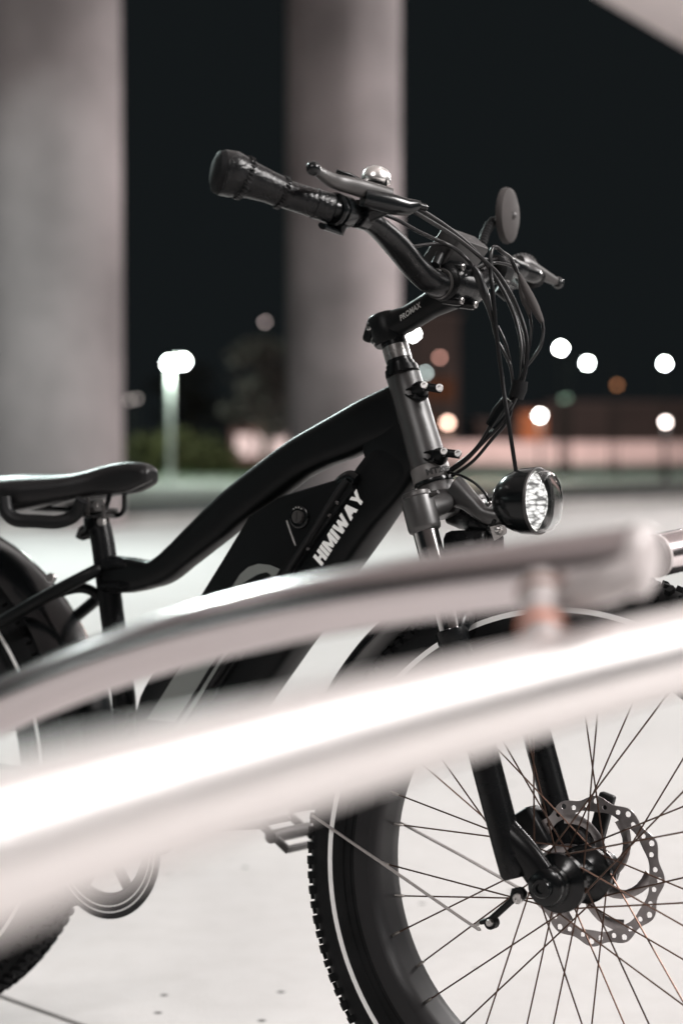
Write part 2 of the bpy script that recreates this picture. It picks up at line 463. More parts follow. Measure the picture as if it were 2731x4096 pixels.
# far ground strip of lit grass, hedge and buildings
g = MB(); g.add([(-200, 60, .012), (-.5, 60, .012), (-.5, 118, .012), (-200, 118, .012)], [(0, 1, 2, 3)]); setg(g, 'grass_verge', M['grass_mat'], kind='structure')
M['leaf'] = mat('hedge_leaf', (.10, .10, .04), .7, var=.4, vscale=1.5)
M['leaf_tree'] = mat('tree_leaf', (.034, .026, .025), .7, var=.6, vscale=1.0)
M['bark'] = mat('bark', (.06, .045, .035), .9, bump=.4, bscale=20)
def leaves(g, c, rad, n, size):
    for _ in range(n):
        v = Vector((random.gauss(0, 1), random.gauss(0, 1), random.gauss(0, 1))); v.normalize(); v *= random.random() ** .4
        p = Vector(c) + Vector((v.x * rad[0], v.y * rad[1], v.z * rad[2]))
        u = Vector((random.gauss(0, 1), random.gauss(0, 1), random.gauss(0, 1))).normalized(); w, q = rot_frame(u)
        s = size * random.uniform(.6, 1.3)
        g.add([p - w * s * .5, p + q * s * .35, p + w * s * .5, p - q * s * .35], [(0, 1, 2, 3)])
def bush(x, y, r, h, label):
    t = empty('bush', (x, y, 0)); tag(t, label, 'bush', 'bushes on the verge between the columns')
    g = MB(); leaves(g, (0, 0, h * .55), (r, r * .7, h * .5), 420, .22); g.build('foliage', M['leaf'], t, flat=True)
    g = MB()
    for k in range(4): g.cyl((0, 0, 0), (math.cos(k * 1.6) * r * .4, math.sin(k * 1.6) * r * .4, h * .7), .03, .012, n=6)
    g.build('stem', M['bark'], t)
for (x, y, _), r, h, lab in (((-7.9685, 66.0000, 0.5013), 1.0, 1.3, 'low bush right next to the left column'), ((-6.9959, 64.0000, 0.5127), .8, 1.5, 'yellowish bush below the small dim lamp'), ((-5.8919, 62.0000, 0.5241), .9, 1.7, 'bush under the left street lamp'), ((-5.0767, 64.0000, 0.5127), .9, 1.4, 'bush midway between the two columns'), ((-4.5285, 66.0000, 0.5013), .8, 1.1, 'small bush beside the lit low building')):
    bush(x, y, r, h, lab)
def tree(x, y, h, r, label, n=1500, leaf=.3):
    t = empty('tree', (x, y, 0)); tag(t, label, 'tree', 'dark trees across the road')
    g = MB(); g.tube([(0, 0, 0), (.1, 0, h * .3), (-.05, .1, h * .6), (0, 0, h * .85)], [.2, .15, .1, .04], n=10)
    for k in range(7):
        a = k * 2.4; z0 = h * (.3 + .07 * k); g.tube([(0, 0, z0), (math.cos(a) * r * .4, math.sin(a) * r * .4, z0 + h * .1), (math.cos(a) * r * .75, math.sin(a) * r * .75, z0 + h * .16)], [.07, .045, .015], n=6)
    g.build('trunk', M['bark'], t)
    g = MB()
    for k in range(16):
        a = random.uniform(0, 6.28); rr = r * random.uniform(.2, .85); zz = h * random.uniform(.36, .95); sh = 1.2 - zz / h * .7
        leaves(g, (math.cos(a) * rr * sh, math.sin(a) * rr * sh, zz), (r * .4, r * .4, h * .09), n // 16, leaf)
    g.build('crown', M['leaf_tree'], t, flat=True)
x, y, _ = (-2.4425, 56.0000, 0.8780)
tree(x, y, 4.3, 1.7, 'shaggy lit tree just left of the second column')
x, y, _ = (-8.2123, 95.0000, 0.8780)
tree(x, y, 6.0, 3.0, 'dark unlit tree behind the left street lamp', 900)
# buildings
M['bwall'] = mat('building_render', (.52, .34, .29), .85, var=.1, vscale=.5)
M['bdark'] = mat('dark_building_wall', (.055, .042, .038), .85, var=.2, vscale=.4)
M['roofm'] = mat('building_roof', (.08, .06, .055), .8)
M['winlit'] = emit('lit_window', (1.0, .62, .48), .75)
M['winpink'] = emit('lit_shop_window', (1.0, .76, .71), .95)
M['windim'] = emit('dim_window', (.95, .35, .18), .07)
M['winorange'] = emit('orange_lit_doorway', (1.0, .30, .13), .40)
def building(x0, x1, D, z1, wall, label, wins, depth=8, roof=True):
    t = empty('building', ((x0 + x1) / 2, D, 0)); tag(t, label, 'building')
    w = x1 - x0
    g = MB(); g.box((0, depth / 2, z1 / 2), (w, depth, z1)); g.build('wall', wall, t)
    g = MB(); g.box((0, depth / 2, z1 + .12), (w + .5, depth + .5, .24)); g.build('roof', M['roofm'], t)
    for (a, b, c, d, mm, nm) in wins:
        g = MB(); cx = (a + b) / 2 - (x0 + x1) / 2
        for q in ((a, a + .06), (b - .06, b)): g.box(((q[0] + q[1]) / 2 - (x0 + x1) / 2, -.03, (c + d) / 2), (.06, .08, d - c))
        g.box((cx, -.03, c + .03), (b - a - .12, .08, .06)); g.box((cx, -.03, d - .03), (b - a - .12, .08, .06))
        f = g.build('window_frame' if nm == 'window' else 'door_frame', M['roofm'], t)
        g = MB(); g.box((cx, -.012, (c + d) / 2), (b - a - .12, .02, d - c - .12)); g.build('pane', mm, f)
    return t
def bx_(p, q): return p[0], q[0]
pa, pb = (-8.0514, 128.0000, 0.1839), (-3.2060, 128.0000, 2.1559)
building(pa[0], pb[0], 128, pb[2] + .4, M['bwall'], 'low lit reddish building between tree and second column', [(pa[0] + .3, pa[0] + 1.6, .35, pb[2] - .1, M['winpink'], 'window'), (pa[0] + 1.75, pb[0] - .2, .35, pb[2] - .1, M['winpink'], 'window')])
pa, pb = (4.2851, 128.0000, 1.0606), (8.5566, 128.0000, 10.6222)
building(pa[0], pb[0], 128, pb[2], M['bdark'], 'dark brown tall building behind the head tube', [(pa[0] + 1.6 + .0, pb[0] - .3, 2.2, 3.3, M['windim'], 'window'), (pa[0] + 1.6, pb[0] - .3, 4.4, 6.2, M['windim'], 'window')])
pa, pb = (9.8580, 128.0000, 1.2432), (12.8671, 128.0000, 2.8858)
building(pa[0], pb[0], 128, pb[2], M['bdark'], 'low dark shed behind the lower cables', [(pa[0] + .15, pa[0] + 1.0, .25, 1.25, M['windim'], 'window')])
pa, pb = (12.9101, 128.0000, 1.0606), (15.2375, 128.0000, 3.7977)
building(pa[0], pb[0], 128, pb[2], M['bdark'], 'small building with an orange lit doorway right of the cables', [(pa[0] + .05, pb[0] - .3, .1, pb[2] - .1, M['winorange'], 'door')])
pa, pb = (15.2491, 128.0000, 1.0606), (27.0953, 128.0000, 5.2558)
building(pa[0], pb[0], 128, pb[2] * .8, M['bdark'], 'long dark building along the right edge', [(pa[0] + 1.5, pa[0] + 2.3, 1, 1.5, M['windim'], 'window')])
# low pinkish wall along the far side
pa, pb = (2.2664, 118.0000, 0.0360), (29.2278, 118.0000, 0.0360)
g = MB(); g.box(((pa[0] + pb[0]) / 2, 118, .72), (pb[0] - pa[0] + 6, .25, 1.44), bev=.02); o = setg(g, 'low_wall', M['pinkwall'], 'low pinkish lit wall across the background on the right', 'wall')
# slim lamp-less pole
x, y, _ = (10.7383, 70.0000, 0.8780)
g = MB(); g.cyl((x, y, 0), (x, y, 4.4), .05, .04, n=12); g.lathe((x, y, 0), (0, 0, 1), [(0, .1), (.25, .09), (.3, .06)], n=12)
setg(g, 'pole', M['dark_post'], 'bare grey pole right of the close pair of lamps', 'pole')
x, y, z = (9.8646, 62.0000, 0.9665)



# =================================================================== the bicycle
bike = empty('electric_bicycle')
tag(bike, 'matte black step-through electric bicycle with fat tyres standing behind the steel rack', 'bicycle')
bike.location = (0.2668, 2.0502, 0.0005)
bike.rotation_euler = Matrix(((0.8141, 0.5799, 0.0304), (-0.5807, 0.8130, 0.0426), (0.0000, -0.0523, 0.9986))).to_euler()
WB = 1.16; BBX = -0.7; BBZ = 0.325   # wheelbase, bottom bracket

# steered front end (slightly turned): local frame of every fork-mounted part
STEER = Matrix(((0.9986, -0.0522, -0.0034, 0.0012), (0.0523, 0.9986, 0.0121, -0.0045), (0.0027, -0.0123, 0.9999, 0.0000), (0, 0, 0, 1)))


def fpart(mb, name, m, parent=None, **k):      # part of the main frame group
    return mb.build(name, m, parent or bike, **k)


def spart(mb, name, m, **k):                   # part that turns with the fork
    o = mb.build(name, m, bike, **k); o.matrix_local = STEER
    return o


def sub(mb, name, m, parent, **k):             # sub-part sharing its part's frame
    return mb.build(name, m, parent, **k)


# ---- main frame
fr = MB()
up_e = [(-0.2714, -0.0000, 0.9660), (-0.2943, -0.0000, 0.9575), (-0.3330, -0.0000, 0.9416), (-0.3724, -0.0000, 0.9231), (-0.4086, -0.0000, 0.9056), (-0.4474, -0.0000, 0.8867), (-0.5007, -0.0000, 0.8539), (-0.5548, -0.0000, 0.8167), (-0.5856, -0.0000, 0.7920), (-0.6417, -0.0000, 0.7473), (-0.6706, -0.0000, 0.7259), (-0.6916, -0.0000, 0.7187), (-0.7361, -0.0000, 0.7207), (-0.7704, -0.0000, 0.7248)]
lo_e = [(-0.2386, -0.0000, 0.9026), (-0.2573, -0.0000, 0.8963), (-0.2956, -0.0000, 0.8864), (-0.3344, -0.0000, 0.8722), (-0.3701, -0.0000, 0.8622), (-0.4096, -0.0000, 0.8455), (-0.4578, -0.0000, 0.8165), (-0.5077, -0.0000, 0.7882), (-0.5375, -0.0000, 0.7683), (-0.6111, -0.0000, 0.7175), (-0.6397, -0.0000, 0.6989), (-0.6690, -0.0000, 0.6871), (-0.7056, -0.0000, 0.6790), (-0.7487, -0.0000, 0.6741)]
cen = spline([(Vector(a) + Vector(b)) / 2 for a, b in zip(up_e, lo_e)], 6)
hh = interp([(Vector(a) - Vector(b)).length / 2 * .985 for a, b in zip(up_e, lo_e)], len(cen))
ww = interp([.013, .018] + [.022] * 7 + [.021, .020, .018, .016], len(cen))
fr.tube(cen, [(h, w) for h, w in zip(hh, ww)], n=32, ref=(0, 0, 1), power=3.2)
frame = fpart(fr, 'frame', M['paint'])
g = MB()   # seat tube
g.tube([(-0.7881, -0.0000, 0.7696), (-0.7789, -0.0000, 0.7398), (-0.7558, -0.0000, 0.6334), (-0.7303, -0.0000, 0.5252), (BBX, 0, BBZ)], .0172, n=24)
seat_tube = sub(g, 'seat_tube', M['fork'], frame)
g = MB()   # gusset where the top tube meets the seat tube
g.tube([(-0.7723, -0.0000, 0.7114), (-0.7262, -0.0000, 0.7131), (-0.6878, -0.0000, 0.7075)], [.012, .010, .004], n=14, sx=1, sy=2.1, ref=(0, 0, 1))
g.tube([(-0.7612, -0.0000, 0.6818), (-0.7202, -0.0000, 0.6862), (-0.6778, -0.0000, 0.6937)], [.012, .010, .004], n=14, sx=1, sy=2.1, ref=(0, 0, 1))
sub(g, 'weld_gusset', M['fork'], frame)
g = MB()   # down tube
dl = [(-0.2922, -0.0000, 0.9019), (-0.3086, -0.0000, 0.8793), (-0.3266, -0.0000, 0.8540), (-0.3523, -0.0000, 0.8165), (-0.3998, -0.0000, 0.7511), (-0.4500, -0.0000, 0.6808), (-0.5195, -0.0000, 0.5922), (-0.5872, -0.0000, 0.5078), (-0.6481, -0.0000, 0.4287)]
dr = [(-0.2334, -0.0000, 0.8644), (-0.2439, -0.0000, 0.8389), (-0.2620, -0.0000, 0.8121), (-0.2916, -0.0000, 0.7781), (-0.3350, -0.0000, 0.7268), (-0.3790, -0.0000, 0.6645), (-0.4505, -0.0000, 0.5719), (-0.5152, -0.0000, 0.4836), (-0.5829, -0.0000, 0.4010)]
cen = spline([(Vector(a) + Vector(b)) / 2 for a, b in zip(dl, dr)], 5)
hh = interp([(Vector(a) - Vector(b)).length / 2 for a, b in zip(dl, dr)], len(cen))
wd = interp([.015, .019, .026, .033, .033, .033, .033, .033, .033], len(cen))
g.tube(cen, [(h, w_) for h, w_ in zip(hh, wd)], n=32, ref=(1, 0, 0.4), power=4.0)
down_tube = sub(g, 'down_tube', M['paint'], frame)
g = MB(); gp = [(-0.3155, -0.0000, 0.8748), (-0.3162, -0.0000, 0.8923), (-0.2846, -0.0000, 0.9061), (-0.2542, -0.0000, 0.9138), (-0.2295, -0.0000, 0.8597), (-0.2629, -0.0000, 0.8371), (-0.3061, -0.0000, 0.8528)]
g.prism([(p[0], p[2]) for p in gp], -.017, .017, bev=.003)
sub(g, 'junction_gusset', M['paint'], frame)
# head tube along the steering axis, with its rings
HT0 = Vector((-0.2683, -0.0000, 0.9781)); HT1 = Vector((-0.2163, -0.0000, 0.8376))
ax = (HT1 - HT0).normalized()
g = MB(); L = (HT1 - HT0).length
g.lathe(HT0, ax, [(0, .0205), (.002, .0222), (L * .5, .0228), (L - .03, .0243), (L - .002, .0247), (L, .0235)], n=48)
head_tube = sub(g, 'head_tube', M['headpaint'], frame)
g = MB(); g.lathe(HT1 - ax * .021, ax, [(0, .0243), (.001, .0250), (.019, .0252), (.020, .0246)], n=48)
sub(g, 'lower_collar', M['collar'], frame)
g = MB()   # bottom bracket shell
g.cyl((BBX, -.055, BBZ), (BBX, .055, BBZ), .028, n=28)
sub(g, 'bottom_bracket', M['paint'], frame)
for sgn in (1, -1):
    g = MB()
    s0 = [(-0.7723, -0.0000, 0.7114), (-0.7730, -0.0300, 0.7006), (-0.8359, -0.0580, 0.6636), (-0.9097, -0.0740, 0.6223), (-0.9629, -0.0820, 0.5908)]
    s0 = [Vector((p[0], p[1] * -sgn if False else p[1] * sgn, p[2])) for p in s0] + [Vector((-WB - .005, -.085 * sgn, .385))]
    g.tube(spline(s0, 5), .0092, n=16)
    sub(g, 'seat_stay', M['paint'], frame)
    g = MB()
    g.tube(spline([(BBX, -.035 * sgn, BBZ), (BBX - .12, -.062 * sgn, BBZ + .01), (-WB, -.085 * sgn, .37)], 5), .011, n=14)
    sub(g, 'chain_stay', M['paint'], frame)
g = MB()   # bridge between the stays above the rear tyre
g.tube(spline([(-0.7559, -0.0000, 0.6370), (-0.7852, -0.0000, 0.6662), (-0.7988, -0.0200, 0.6778), (-0.8240, -0.0450, 0.6697), (-0.8586, -0.0650, 0.6510)], 6), .0075, n=14)
sub(g, 'stay_bridge', M['paint'], frame)
# cable guide plates with their socket-head bolts
def guide(pa, pb, hol, r):
    g = MB(); a, b = Vector(pa), Vector(pb); h = Vector(hol)
    d = (b - a).normalized()
    g.tube([h, h.lerp(a, .5), a], [.011, .011, .006], n=20, sy=1.0, ref=(0, 0, 1))
    g.tube([a - d * .008, b + d * .002], .0052, n=12, sx=1.0, sy=.5, ref=(0, 0, 1))
    o = sub(g, 'cable_guide', M['paint'], frame)
    for p in (a, b):
        q = MB(); ad = Vector((.45, -.85, .18)).normalized()
        q.lathe(p, ad, [(-.004, .0030), (.004, .0030), (.0042, .0046), (.0085, .0046), (.0090, .0041), (.0090, .0023), (.0068, .0022)], n=20)
        b_ = sub(q, 'bolt', M['bolt'], o if False else frame)
    return o
guide((-0.2238, -0.0160, 0.9579), (-0.2048, -0.0100, 0.9548), (-0.2410, -0.0060, 0.9524), .011)
guide((-0.1916, -0.0160, 0.8747), (-0.1747, -0.0100, 0.8726), (-0.2091, -0.0060, 0.8670), .011)
# dark cable ports, each with a rough weld lip
for c0 in ((-0.2349, -0.0175, 0.9498), (-0.2046, -0.0185, 0.8696)):
    c0 = Vector(c0); g = MB(); n_ = 40
    nrm_ = Vector((.55, -.83, .1)).normalized(); e1 = Vector((.83, .55, -.12)).normalized(); e2 = nrm_.cross(e1)
    rg = []
    for t, sc in ((-.010, 1.0), (.0025, 1.0), (.0040, .93), (.0040, .80), (.0020, .74), (.0020, .05)):
        rg.append([c0 + nrm_ * (t - .010 * abs(math.cos(2 * PI * k / n_)) ** 2 * (t > 0)) + e1 * math.cos(2 * PI * k / n_) * .0155 * sc * (1 + .035 * (k % 2)) + e2 * math.sin(2 * PI * k / n_) * .0078 * sc * (1 + .05 * (k % 2)) for k in range(n_)])
    g.rings(rg)
    sub(g, 'cable_port', M['paint'], frame)
# cast lettering on the lower end of the head tube
vs, fs = text_mesh('MT20FC', .0110, .0004, 0, 0, 1.0)
g = MB(); out = []
side = Vector((0, -1, 0)); fwd = side.cross(ax).normalized()
if fwd.x < 0: fwd = -fwd
upv = -ax
base = HT1 - ax * .0055
for v in vs:
    th = R(17) + v.x / .0246
    out.append(base + upv * v.y + (side * math.cos(th) + fwd * math.sin(th)) * .0257)
g.add(out, fs)
sub(g, 'stamped_lettering', M['engrave'], frame, flat=True)

# ---- battery in front of the down tube
bat = MB()
out = [(-0.4818, -0.0300, 0.7894), (-0.4348, -0.0300, 0.8149), (-0.3500, -0.0300, 0.8367), (-0.3242, -0.0300, 0.8434), (-0.3141, -0.0300, 0.8370), (-0.3125, -0.0300, 0.8258), (-0.3777, -0.0300, 0.7500), (-0.4271, -0.0300, 0.6808), (-0.4954, -0.0300, 0.5919), (-0.5367, -0.0300, 0.5382), (-0.6322, -0.0300, 0.4575), (-0.6700, -0.0300, 0.4747), (-0.6733, -0.0300, 0.5076), (-0.6655, -0.0300, 0.5338), (-0.6477, -0.0300, 0.5638), (-0.6024, -0.0300, 0.6205), (-0.5723, -0.0300, 0.6651), (-0.5267, -0.0300, 0.7272)]
bat.prism([(p[0], p[2]) for p in out], -.040, .040, bev=.006)
battery = fpart(bat, 'battery', M['paint'])
g = MB()   # rounded edge rail of the battery
rp = [(-0.3214, -0.0380, 0.8366), (-0.3314, -0.0410, 0.8246), (-0.3800, -0.0410, 0.7580), (-0.4118, -0.0410, 0.7154), (-0.4713, -0.0410, 0.6373), (-0.5328, -0.0410, 0.5594)]
g.tube(spline(rp, 4), .0085, n=16, sx=1.0, sy=.55, ref=(0, -1, 0))
sub(g, 'edge_rail', M['plastic'], battery)
g = MB()   # battery end cap
g.tube(spline([(-0.3423, -0.0340, 0.8237), (-0.3336, -0.0340, 0.8351), (-0.3212, -0.0340, 0.8410), (-0.3117, -0.0340, 0.8369)], 5), [.010] * 16, n=16, sx=.6, sy=1.0, ref=(0, -1, 0))
sub(g, 'end_cap', M['gloss'], battery)
def yd(p): return Vector(p)
# key lock
kc = yd((-0.3946, -0.0420, 0.7891))
g = MB(); g.lathe(kc + Vector((0, .002, 0)), (0, -1, 0), [(0, .0155), (.0035, .015), (.0045, .0135), (.0045, .0125), (.0025, .012)], n=32)
lock = sub(g, 'lock', M['gloss'], battery)
g = MB(); g.lathe(kc, (0, -1, 0), [(0, .0085), (.0055, .0085), (.0065, .0078)], n=28)
sub(g, 'lock_barrel', M['grey_metal'], battery)
g = MB(); g.box(kc + Vector((0, -.0068, 0)), (.0014, .0008, .012)); sub(g, 'key_slot', M['engrave'], battery)
g = MB()
for k in range(4):
    a = R(60 + k * 22); g.sphere(kc + Vector((math.cos(a) * .0115, -.004, math.sin(a) * .0125)), .0012, 8, 6)
sub(g, 'lock_mark', M['decal_dim'], battery)
g = MB()
g.tube([(-0.4157, -0.0410, 0.7841), (-0.4085, -0.0410, 0.7685), (-0.4001, -0.0410, 0.7518)], .0012, n=8)
sub(g, 'pull_tab_edge', M['decal_dim'], battery)
for p in ((-0.3331, -0.0450, 0.8090), (-0.3770, -0.0450, 0.7480), (-0.3443, -0.0450, 0.7924)):
    g = MB(); g.sphere(p, .0026, 12, 8); sub(g, 'screw', M['grey_metal'], battery)
# grey swoosh decals, thin foil on the battery side
def foil(pts, name, m, parent, y0, th=.0008):
    g = MB(); g.prism([(p[0], p[2]) for p in pts], y0, y0 - th)
    return sub(g, name, m, parent)
foil([(-0.5143, -0.0400, 0.6750), (-0.5022, -0.0400, 0.6956), (-0.4912, -0.0400, 0.7105), (-0.4775, -0.0400, 0.7207), (-0.4608, -0.0400, 0.7257), (-0.4419, -0.0400, 0.7247), (-0.4247, -0.0400, 0.7198), (-0.4389, -0.0400, 0.7001), (-0.4567, -0.0400, 0.6745), (-0.4678, -0.0400, 0.6573), (-0.4727, -0.0400, 0.6504), (-0.4560, -0.0400, 0.6779), (-0.4527, -0.0400, 0.7012), (-0.4579, -0.0400, 0.7043), (-0.4746, -0.0400, 0.7009), (-0.4906, -0.0400, 0.6948), (-0.4790, -0.0400, 0.7040), (-0.4624, -0.0400, 0.7114), (-0.4465, -0.0400, 0.7147), (-0.4393, -0.0400, 0.7117), (-0.4398, -0.0400, 0.7034), (-0.4450, -0.0400, 0.6966), (-0.4529, -0.0400, 0.6846), (-0.4617, -0.0400, 0.6941), (-0.4786, -0.0400, 0.6927), (-0.4954, -0.0400, 0.6876), (-0.5076, -0.0400, 0.6686)][:7] + [(-0.4389, -0.0400, 0.7001), (-0.4491, -0.0400, 0.6941), (-0.4399, -0.0400, 0.7050), (-0.4393, -0.0400, 0.7117), (-0.4466, -0.0400, 0.7153), (-0.4624, -0.0400, 0.7114), (-0.4810, -0.0400, 0.7016), (-0.4935, -0.0400, 0.6927), (-0.4745, -0.0400, 0.6986), (-0.4578, -0.0400, 0.7036), (-0.4535, -0.0400, 0.6995), (-0.4614, -0.0400, 0.6875), (-0.4902, -0.0400, 0.6628), (-0.5242, -0.0400, 0.6509)], 'swoosh_decal', M['decal_grey'], battery, -.0402)
foil([(-0.5241, -0.0400, 0.6475), (-0.4900, -0.0400, 0.6578), (-0.5303, -0.0400, 0.5953), (-0.5716, -0.0400, 0.5373), (-0.5980, -0.0400, 0.5029), (-0.6482, -0.0400, 0.5018), (-0.6343, -0.0400, 0.5210), (-0.5916, -0.0400, 0.5791)], 'swoosh_decal', M['decal_grey'], battery, -.0402)
foil([(-0.4791, -0.0400, 0.6534), (-0.4728, -0.0400, 0.6538), (-0.5163, -0.0400, 0.5942), (-0.5590, -0.0400, 0.5336), (-0.5886, -0.0400, 0.4935), (-0.5976, -0.0400, 0.4927), (-0.5699, -0.0400, 0.5292), (-0.5253, -0.0400, 0.5902)], 'stripe_decal', M['decal_grey'], battery, -.0402)
# ---- maker's lettering, heavy italic capitals, on the down tube's side
A = Vector((-0.3619, -0.0360, 0.7262)); B_ = Vector((-0.2967, -0.0360, 0.8153)); C_ = Vector((-0.3760, -0.0360, 0.7377))
ux = (B_ - A); uy = C_ - A
glyph = {   # polygons on a 10-high grid
 'H': (7.6, [[(0, 0), (2.6, 0), (2.6, 10), (0, 10)], [(2.6, 4), (5, 4), (5, 6.2), (2.6, 6.2)], [(5, 0), (7.6, 0), (7.6, 10), (5, 10)]]),
 'I': (2.6, [[(0, 0), (2.6, 0), (2.6, 10), (0, 10)]]),
 'M': (10, [[(0, 0), (2.4, 0), (2.4, 10), (0, 10)], [(2.4, 10), (2.4, 5.6), (4.0, 0.6), (6.0, 0.6), (7.6, 5.6), (7.6, 10), (5.0, 4.4)], [(7.6, 0), (10, 0), (10, 10), (7.6, 10)]]),
 'W': (12.5, [[(2.2, 0), (5.0, 0), (6.25, 4.2), (7.5, 0), (10.3, 0), (12.5, 10), (9.9, 10), (8.7, 4.4), (7.3, 9.2), (5.2, 9.2), (3.8, 4.4), (2.6, 10), (0, 10)]]),
 'A': (9.6, [[(0, 0), (2.7, 0), (3.4, 1.9), (6.2, 1.9), (6.9, 0), (9.6, 0), (6.2, 10), (3.4, 10)]]),
 'Y': (9, [[(3.2, 0), (5.8, 0), (5.8, 3.9), (9, 10), (6.2, 10), (4.5, 6.4), (2.8, 10), (0, 10), (3.2, 3.9)]])}
word = 'HIMIWAY'; gap = .75
tot = sum(glyph[c][0] for c in word) + gap * (len(word) - 1)
g = MB(); x0 = 0
yv = Vector((0, -1, 0))
for c in word:
    w, polys = glyph[c]
    for poly in polys:
        lo = [A + ux * ((x0 + px_) / tot) + uy * (py_ / 10) for px_, py_ in poly]
        base_ = [Vector((p.x, -.0334, p.z)) for p in lo]
        g.rings([base_, [p + yv * .0014 for p in base_]])
    x0 += w + gap
sub(g, 'white_lettering', M['decal_white'], frame)

# ---- seat post, clamp and saddle
g = MB(); g.tube([(-0.8009, -0.0000, 0.8021), (-0.7933, -0.0000, 0.7750), (-0.7864, -0.0000, 0.7515)], .0145, n=20)
post = fpart(g, 'seat_post', M['grey_metal'])
g = MB()
g.tube([(-0.7955, -0.0000, 0.7811), (-0.7908, -0.0000, 0.7630)], [.0185, .0195], n=24)
g.tube([(-0.7980, -0.0000, 0.7694), (-0.8216, -0.0000, 0.7596), (-0.8272, -0.0000, 0.7496)], [.010, .007, .006], n=12)
g.tube([(-0.7965, -0.0000, 0.7567), (-0.8212, -0.0000, 0.7505)], .005, n=10)
clamp = fpart(g, 'seat_clamp', M['gloss'])
g = MB(); p = Vector((-0.7664, -0.0180, 0.7745)); g.lathe(p, (.3, -1, 0), [(-.004, .006), (.003, .0062), (.005, .005), (.005, .003)], n=16)
sub(g, 'clamp_bolt', M['bolt'], clamp)
g = MB()
n_ = 28; rg = []
# stations: x, half width, top z, side drop z, crown
SX = [(-1.0183, 0.07, 0.8359, 0.7908), (-0.9983, 0.085, 0.8419, 0.7848), (-0.9633, 0.088, 0.8379, 0.7788), (-0.9374, 0.085, 0.8426, 0.7756), (-0.8955, 0.078, 0.8429, 0.7807), (-0.8553, 0.062, 0.8424, 0.7899), (-0.8109, 0.045, 0.8452, 0.8006), (-0.7823, 0.03, 0.8543, 0.8072), (-0.7511, 0.023, 0.8611, 0.8092), (-0.7222, 0.02, 0.8634, 0.8117), (-0.6982, 0.019, 0.8599, 0.8243), (-0.6883, 0.015, 0.8537, 0.83), (-0.687, 0.007, 0.8474, 0.8349)]
for (x, w, zt, zb) in SX:
    ring = []
    for k in range(n_):
        a = 2 * PI * k / n_
        c, s_ = math.cos(a), math.sin(a)
        yy = w * math.copysign(abs(c) ** .8, c)
        mid = (zt + zb) / 2
        if s_ >= 0: zz = mid + (zt - mid) * s_ ** .9
        else: zz = mid - (mid - zb) * abs(s_) ** .5 * (0.5 + .5 * abs(c) ** .5 if abs(c) > .05 else .5)
        ring.append((x, yy, zz))
    rg.append(ring)
g.rings(rg)
saddle = fpart(g, 'saddle', M['saddle'], ang=60)
md = saddle.modifiers.new('smooth', 'SUBSURF'); md.levels = 1; md.render_levels = 2
for sy_ in (-1, 1):
    g = MB()
    g.tube(spline([((-0.7539, -0.0000, 0.8203)[0], .014 * sy_, (-0.7539, -0.0000, 0.8203)[2]), ((-0.7610, -0.0000, 0.7902)[0], .02 * sy_, (-0.7610, -0.0000, 0.7902)[2]), ((-0.7877, -0.0000, 0.7835)[0], .022 * sy_, (-0.7877, -0.0000, 0.7835)[2]), ((-0.8381, -0.0000, 0.7904)[0], .022 * sy_, (-0.8381, -0.0000, 0.7904)[2]), (SX[1][0], .035 * sy_, SX[1][3] + .008)], 7), .0038, n=12)
    sub(g, 'saddle_rail', M['gloss'], saddle)
g = MB()
g.box((-0.7955, -0.0000, 0.7913), (.045, .05, .008), bev=.003)
g.box((-0.7951, -0.0000, 0.7833), (.045, .05, .007), bev=.003)
g.cyl((-0.7840, -0.0300, 0.8088), (-0.7829, -0.0300, 0.7836), .003, n=10); g.cyl((-0.7528, -0.0300, 0.7986), (-0.7519, -0.0300, 0.7789), .003, n=10)
yoke = fpart(g, 'saddle_clamp', M['grey_metal'])
g = MB(); g.lathe((-0.7610, -0.0300, 0.7984), (0.2, -1, 0), [(0, .010), (.003, .010), (.003, .003), (.001, .003)], n=6)
sub(g, 'clamp_nut', M['bolt'], yoke)
g = MB()   # lower bumper frame under the back of the saddle
g.tube(spline([(-0.7755, -0.0500, 0.8047), (-0.7893, -0.0500, 0.7830), (-0.8112, -0.0600, 0.7723), (-0.8438, -0.0700, 0.7724), (-0.8742, -0.0800, 0.7733), (-0.8900, -0.0850, 0.7837), (-0.8971, -0.0850, 0.8053)], 6), [.008] * 37, n=12, sx=1.0, sy=1.3)
sub(g, 'spring_frame', M['plastic'], saddle)

